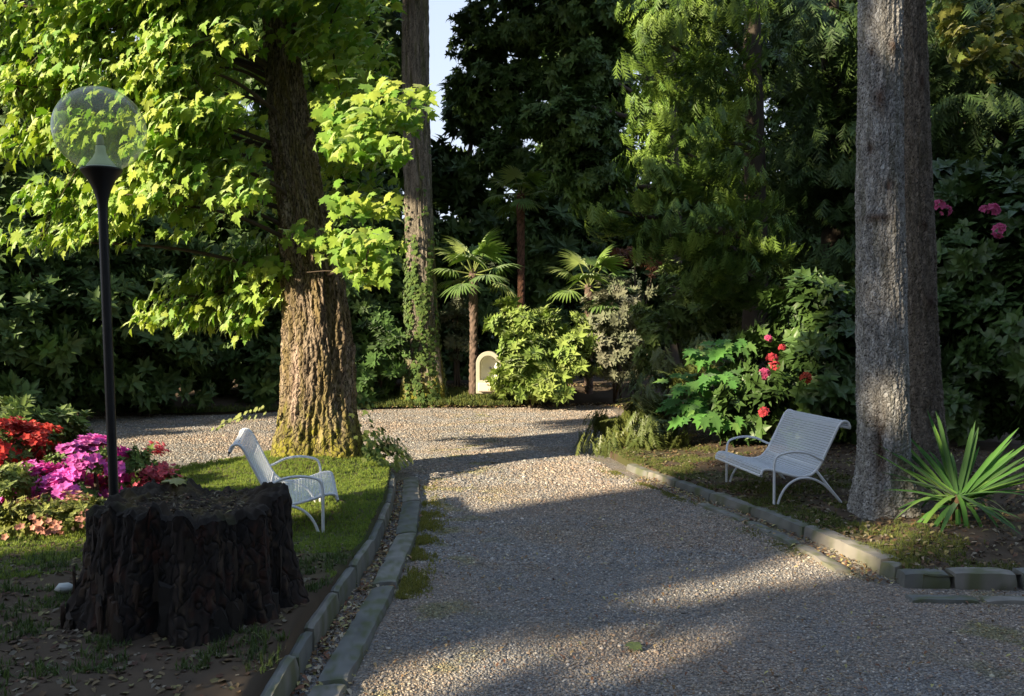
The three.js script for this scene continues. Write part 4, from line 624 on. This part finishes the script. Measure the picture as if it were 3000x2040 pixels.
bgTree('weeping cypress with yellow green hanging sprays at centre right', [4.3, 0.2, -15.6], 10, [bl([2.39, 6.22, -14], 0.75, 1.0, 0.8), bl([3.33, 6.65, -14.4], 0.8, 1.1, 0.9), bl([2.22, 5.04, -13.8], 0.5, 0.9, 0.7), bl([2.73, 4.37, -13.6], 0.8, 0.9, 0.8), bl([3.48, 5.34, -14.4], 0.7, 1.0, 0.8), bl([2.18, 3.83, -13.6], 0.5, 0.6, 0.6), bl([2.69, 3.18, -13.4], 0.75, 0.7, 0.7), bl([3.59, 3.82, -14], 0.65, 0.9, 0.7), bl([3.35, 2.8, -13.6], 0.7, 0.55, 0.6), bl([3.97, 3.07, -13.6], 0.45, 0.4, 0.5), bl([1.68, 3.54, -14], 0.6, 0.4, 0.5), bl([2.81, 7.78, -14], 1.1, 1.0, 1.0), bl([3.05, 2.46, -13.8], 0.6, 0.4, 0.5), bl([3.86, 2.49, -14.2], 0.7, 0.5, 0.5), bl([2.22, 2.95, -13.8], 0.4, 0.4, 0.5)], 66, SPRAY, [0.16, 0.3], [[0.05, 0.12, 0.018], [0.2, 0.3, 0.035]], { seed: 302, name: 'weeping_cypress', clump: 0.17, clumps: 4, up: -0.1, down: 1.3, jitter: 0.45, inner: 0.3 });
bgTree('black green conifer filling the shade left of grey trunks', [6.0, 0.2, -16.5], 12, [bl([5.56, 6.88, -16], 1.4, 1.6, 1.2), bl([5.32, 4.97, -16.5], 1.2, 1.4, 1.2), bl([5.8, 3.17, -16], 1.3, 1.4, 1.2), bl([5.05, 8.5, -17], 1.3, 1.2, 1.2), bl([6.37, 4.86, -16], 1.3, 1.6, 1.2), bl([4.9, 2.47, -16.5], 0.9, 0.7, 0.8)], 34, SPRAY, [0.28, 0.45], darkTones, { seed: 303, clump: 0.28, down: 1, clumps: 2.5, inner: 0.3 });
bgTree('dark conifer at the upper right behind pink rhododendron', [8.9, 0.2, -15.5], 12, [bl([7.26, 6.55, -15], 1.2, 1.4, 1.2), bl([8.02, 4.95, -14.6], 1.3, 1.2, 1.2), bl([7.19, 4.76, -15.5], 1.1, 1.5, 1.1), bl([9, 6.18, -15], 1.3, 1.6, 1.2), bl([8.52, 8.29, -15.5], 1.6, 1.3, 1.2), bl([7.11, 2.77, -15], 1.1, 1.2, 1.1), bl([8.98, 3.62, -14.6], 1.1, 1.4, 1.1)], 30, SPRAY, [0.28, 0.45], darkTones, { seed: 304, clump: 0.28, down: 1, clumps: 2.5, inner: 0.3 });
bgTree('yellow green maple spray at the top right corner', [8.6, 0.2, -14.3], 8, [bl([7.23, 6.16, -13.8], 0.5, 0.35, 0.4), bl([7.67, 5.92, -13.7], 0.5, 0.4, 0.4), bl([7.15, 6.75, -13.9], 0.45, 0.4, 0.4), bl([7.86, 6.51, -13.8], 0.4, 0.4, 0.4)], 60, mapleLeaf[0], [0.12, 0.18], [[0.14, 0.24, 0.03], [0.34, 0.32, 0.05]], { seed: 305, name: 'young_maple', clump: 0.14, clumps: 5, r: 0.09, tr: 0.4 });
// a deep belt of trees closes the view, with one opening to the sky
const belt = [[-17, 26, 12], [-13.2, 25, 11], [-9.8, 26, 12.5], [-6.6, 25, 12], [-4.4, 27, 13], [1.9, 28, 12.5], [5.2, 27, 13], [8.8, 25, 13], [12.4, 24, 12], [16, 24, 12]];
const beltWords = ['leftmost dark tree in the belt far behind the hedge', 'second dark tree from the left in the far belt', 'third dark tree from the left in the far belt', 'dark far tree seen left of the maple trunk', 'dark far tree just left of the sky opening', 'dark far tree behind the tallest palm', 'dark far tree behind the weeping cypress', 'dark far tree behind the grey trunks', 'dark far tree at the right edge of view', 'rightmost dark tree of the far belt'];
belt.forEach(([x, d, h], i) => { reseed(320 + i); const b = []; for (let k = 0; k < 11; k++) { const y = 0.8 + (h - 1) * k / 10, w = 2.3 * (1 - 0.35 * k / 10); const px = x + gauss() * 0.7; b.push([(i === 4 && y > 4) ? Math.min(px, -4.9) : (i === 5 && y > 4) ? Math.max(px, 2.2) : px, y, -d + gauss() * 0.7, w, 1.2, w * 0.8]); } bgTree(beltWords[i], [x, 0.3, -d], h, b, 13, LAUREL, [0.3, 0.5], darkTones, { seed: 340 + i, clump: 0.4, clumps: 1.5, inner: 0.45 }); });
bgTree('low dark evergreen under the sky opening behind ivied trunk', [-1.3, 0.3, -24.5], 6, [bl([-1.96, 6.01, -24], 1.5, 1.0, 1), bl([-0.77, 7.59, -24.5], 1.2, 0.9, 1), bl([-1.24, 4.44, -24], 1.7, 1.3, 1), bl([-2.45, 3.47, -24], 1.6, 1.5, 1), bl([-1.33, 2.24, -23.5], 1.8, 1.3, 1), bl([0.7, 3.95, -24], 1.8, 1.8, 1), bl([-1.88, 0.72, -23], 2.0, 1.2, 1)], 18, LAUREL, [0.28, 0.45], darkTones, { seed: 361, clump: 0.35, inner: 0.4 });
// hedge on the left, bush by bush
const hedgeWords = ['laurel of the dark left hedge nearest the frame edge', 'laurel of the dark left hedge behind the lamp', 'laurel of the dark left hedge between lamp and maple', 'laurel of the dark left hedge close to maple trunk', 'laurel hedge bush outside the left edge of view', 'laurel hedge bush farthest outside the left edge', 'low laurel closing the hedge left of the lamp'];
[[-8.6, -14.6, 0.8], [-7.0, -16.6], [-5.4, -18.2], [-3.9, -19.2], [-10.4, -12, 0.65], [-11.2, -9.6, 0.65], [-8.1, -15.8]].forEach(([x, z, h = 1], i) => shrub('hedge_laurel', hedgeWords[i], 'hedge', [x, 0.15, z], [[x, 0.9 * h, z, 1.3, 1.0 * h, 1.0], [x + 0.3, 2.1 * h, z - 0.2, 1.25, 1.0 * h, 1.0], [x - 0.3, 3.3 * h, z - 0.2, 1.1, 0.9 * h, 0.9]], 34, LAUREL, [0.2, 0.32], [[0.036, 0.078, 0.018], [0.09, 0.16, 0.034]], { tr: 0.1, rough: 0.6, seed: 370 + i, group: 'laurels of the dark left hedge', clump: 0.25, clumps: 3, inner: 0.35, stemR: 0.05 }));
bgTree('dark tree behind the left hedge under the maple crown', [-8.5, 0.2, -19.5], 9, [bl([-9.84, 4.36, -18], 1.8, 1.4, 1.2), bl([-8.52, 3.41, -18.5], 1.8, 1.4, 1.2), bl([-6.83, 3.85, -19], 1.8, 1.5, 1.2), bl([-10.19, 6.44, -19], 2, 1.5, 1.2), bl([-8, 6.07, -19.5], 2, 1.6, 1.2), bl([-5.68, 4.67, -20], 1.6, 1.8, 1.2), bl([-5.93, 2.62, -19.5], 1.6, 1.2, 1), [-8, 9.4, -12.6, 2.4, 1, 2.2], [-5, 10, -13.6, 2.2, 1, 2], [-7, 9.6, -15.6, 2.2, 1, 2], [-9.4, 9.2, -13.4, 2.6, 0.9, 2.4], [-6.2, 8.6, -14.8, 2.4, 0.9, 2.2], [-12, 8.6, -15, 2.4, 0.9, 2.2]], 20, LAUREL, [0.26, 0.42], darkTones, { seed: 381, clump: 0.35, inner: 0.4 });  // high forward blobs: unseen canopy added to cut sky light on the hedge
bgTree('dark tree between the maple and the ivied trunk', [-4.2, 0.2, -21], 11, [bl([-3.75, 3.71, -20.5], 1.4, 1.6, 1.1), bl([-4.05, 6.42, -21], 1.6, 1.7, 1.1), bl([-3.39, 8.92, -21.5], 1.2, 1.7, 1.1), bl([-4.9, 9.07, -21], 1.5, 1.7, 1.1), bl([-3.05, 2.15, -20], 1.0, 1.2, 0.9)], 18, LAUREL, [0.26, 0.42], darkTones, { seed: 382, clump: 0.35, inner: 0.4 });
// the tall evergreens to the left of and behind the viewer, which shade the near path
function column(label, base, h, R, s, dens = 30) { reseed(s); const b = []; for (let k = 0; k < 13; k++) { const y = 1 + (h - 1.5) * k / 12; b.push([base[0] + gauss() * 0.25, y, base[2] + gauss() * 0.25, R * (k > 10 ? 0.7 : 1), 1.2, R * (k > 10 ? 0.7 : 1)]); } return bgTree(label, base, h, b, dens, LAUREL, [0.3, 0.5], darkTones, { seed: s + 1, name: 'tall_evergreen', group: 'tall evergreens behind the viewer', clump: 0.3, clumps: 3, inner: 0.5 }); }
column('tall evergreen left of the viewer shading path and stump', [-10.2, 0.15, 1.4], 15, 1.33, 391, 26);
column('tall evergreen behind the viewer shading the near gravel', [-8.14, 0.1, 4.15], 14, 1.6, 393);
column('broad evergreen farther behind the viewer', [-6.3, 0.1, 7.1], 14, 1.9, 395);

function addedHighCrown(label, base, h, blobs, s) { return bgTree(label, base, h, blobs, 12, LAUREL, [0.35, 0.55], darkTones, { seed: s, name: 'tall_evergreen', group: 'tall evergreens behind the viewer', clump: 0.45, clumps: 2, inner: 0.45, r: 0.28 }); }  // crowns out of view, added to keep sun off the upper background
addedHighCrown('unseen evergreen added far left to shade the upper background', [-14.9, 0.1, 3.44], 16, [[-15.8, 14.2, 2.4, 1.5, 0.9, 1.5], [-15.9, 15.3, 2.2, 1.5, 0.9, 1.5]], 411);
addedHighCrown('unseen evergreen added farthest left to shade the upper background', [-21.4, 0.1, -5.2], 21, [[-18.6, 15.6, -1.4, 1.8, 1.1, 1.8], [-19.2, 17.6, -2.2, 2, 1.4, 2], [-18.4, 18, -0.9, 1.6, 1.4, 1.6], [-19, 20, -1.8, 1.6, 1.4, 1.6]], 413);
column('unseen evergreen added straight behind the viewer to cut skylight', [-0.5, 0.1, 10.5], 14, 2.6, 397, 13);  // this last run of columns is unseen, added to block sky light
column('unseen evergreen added behind the viewer at right to cut skylight', [4.6, 0.1, 9.5], 14, 2.6, 399, 13);
column('unseen evergreen added at right rear to cut skylight', [9.4, 0.1, 6], 14, 2.6, 401, 13);
column('unseen evergreen added at far right to cut skylight', [11.5, 0.1, 0.8], 14, 2.5, 403, 13);
column('unseen evergreen added beyond the strap leaf plant to cut skylight', [11.8, 0.1, -4.8], 14, 2.4, 405, 13);

// ---------------------------------------------------------------- small things
{
  const gm = leafMat([0.16, 0.22, 0.06], 0.3); const p = part('fallen_leaf_001', mapleLeaf[1].clone().rotateX(-1.3).scale(0.1, 0.1, 0.1), gm, scene); p.position.set(0.62, 0.035, -4.28); p.rotation.y = 0.5; tag(p, 'green maple leaf lying on the gravel path', 'leaf');
  const w = part('pale_stone', stoneGeo(7).clone().scale(0.06, 0.06, 0.06), std([0.5, 0.52, 0.5]), scene); w.position.set(-2.45, 0.2, -4.75); tag(w, 'pale stone on dark earth left of the stump', 'stone');
}
renderer.render(scene, camera);
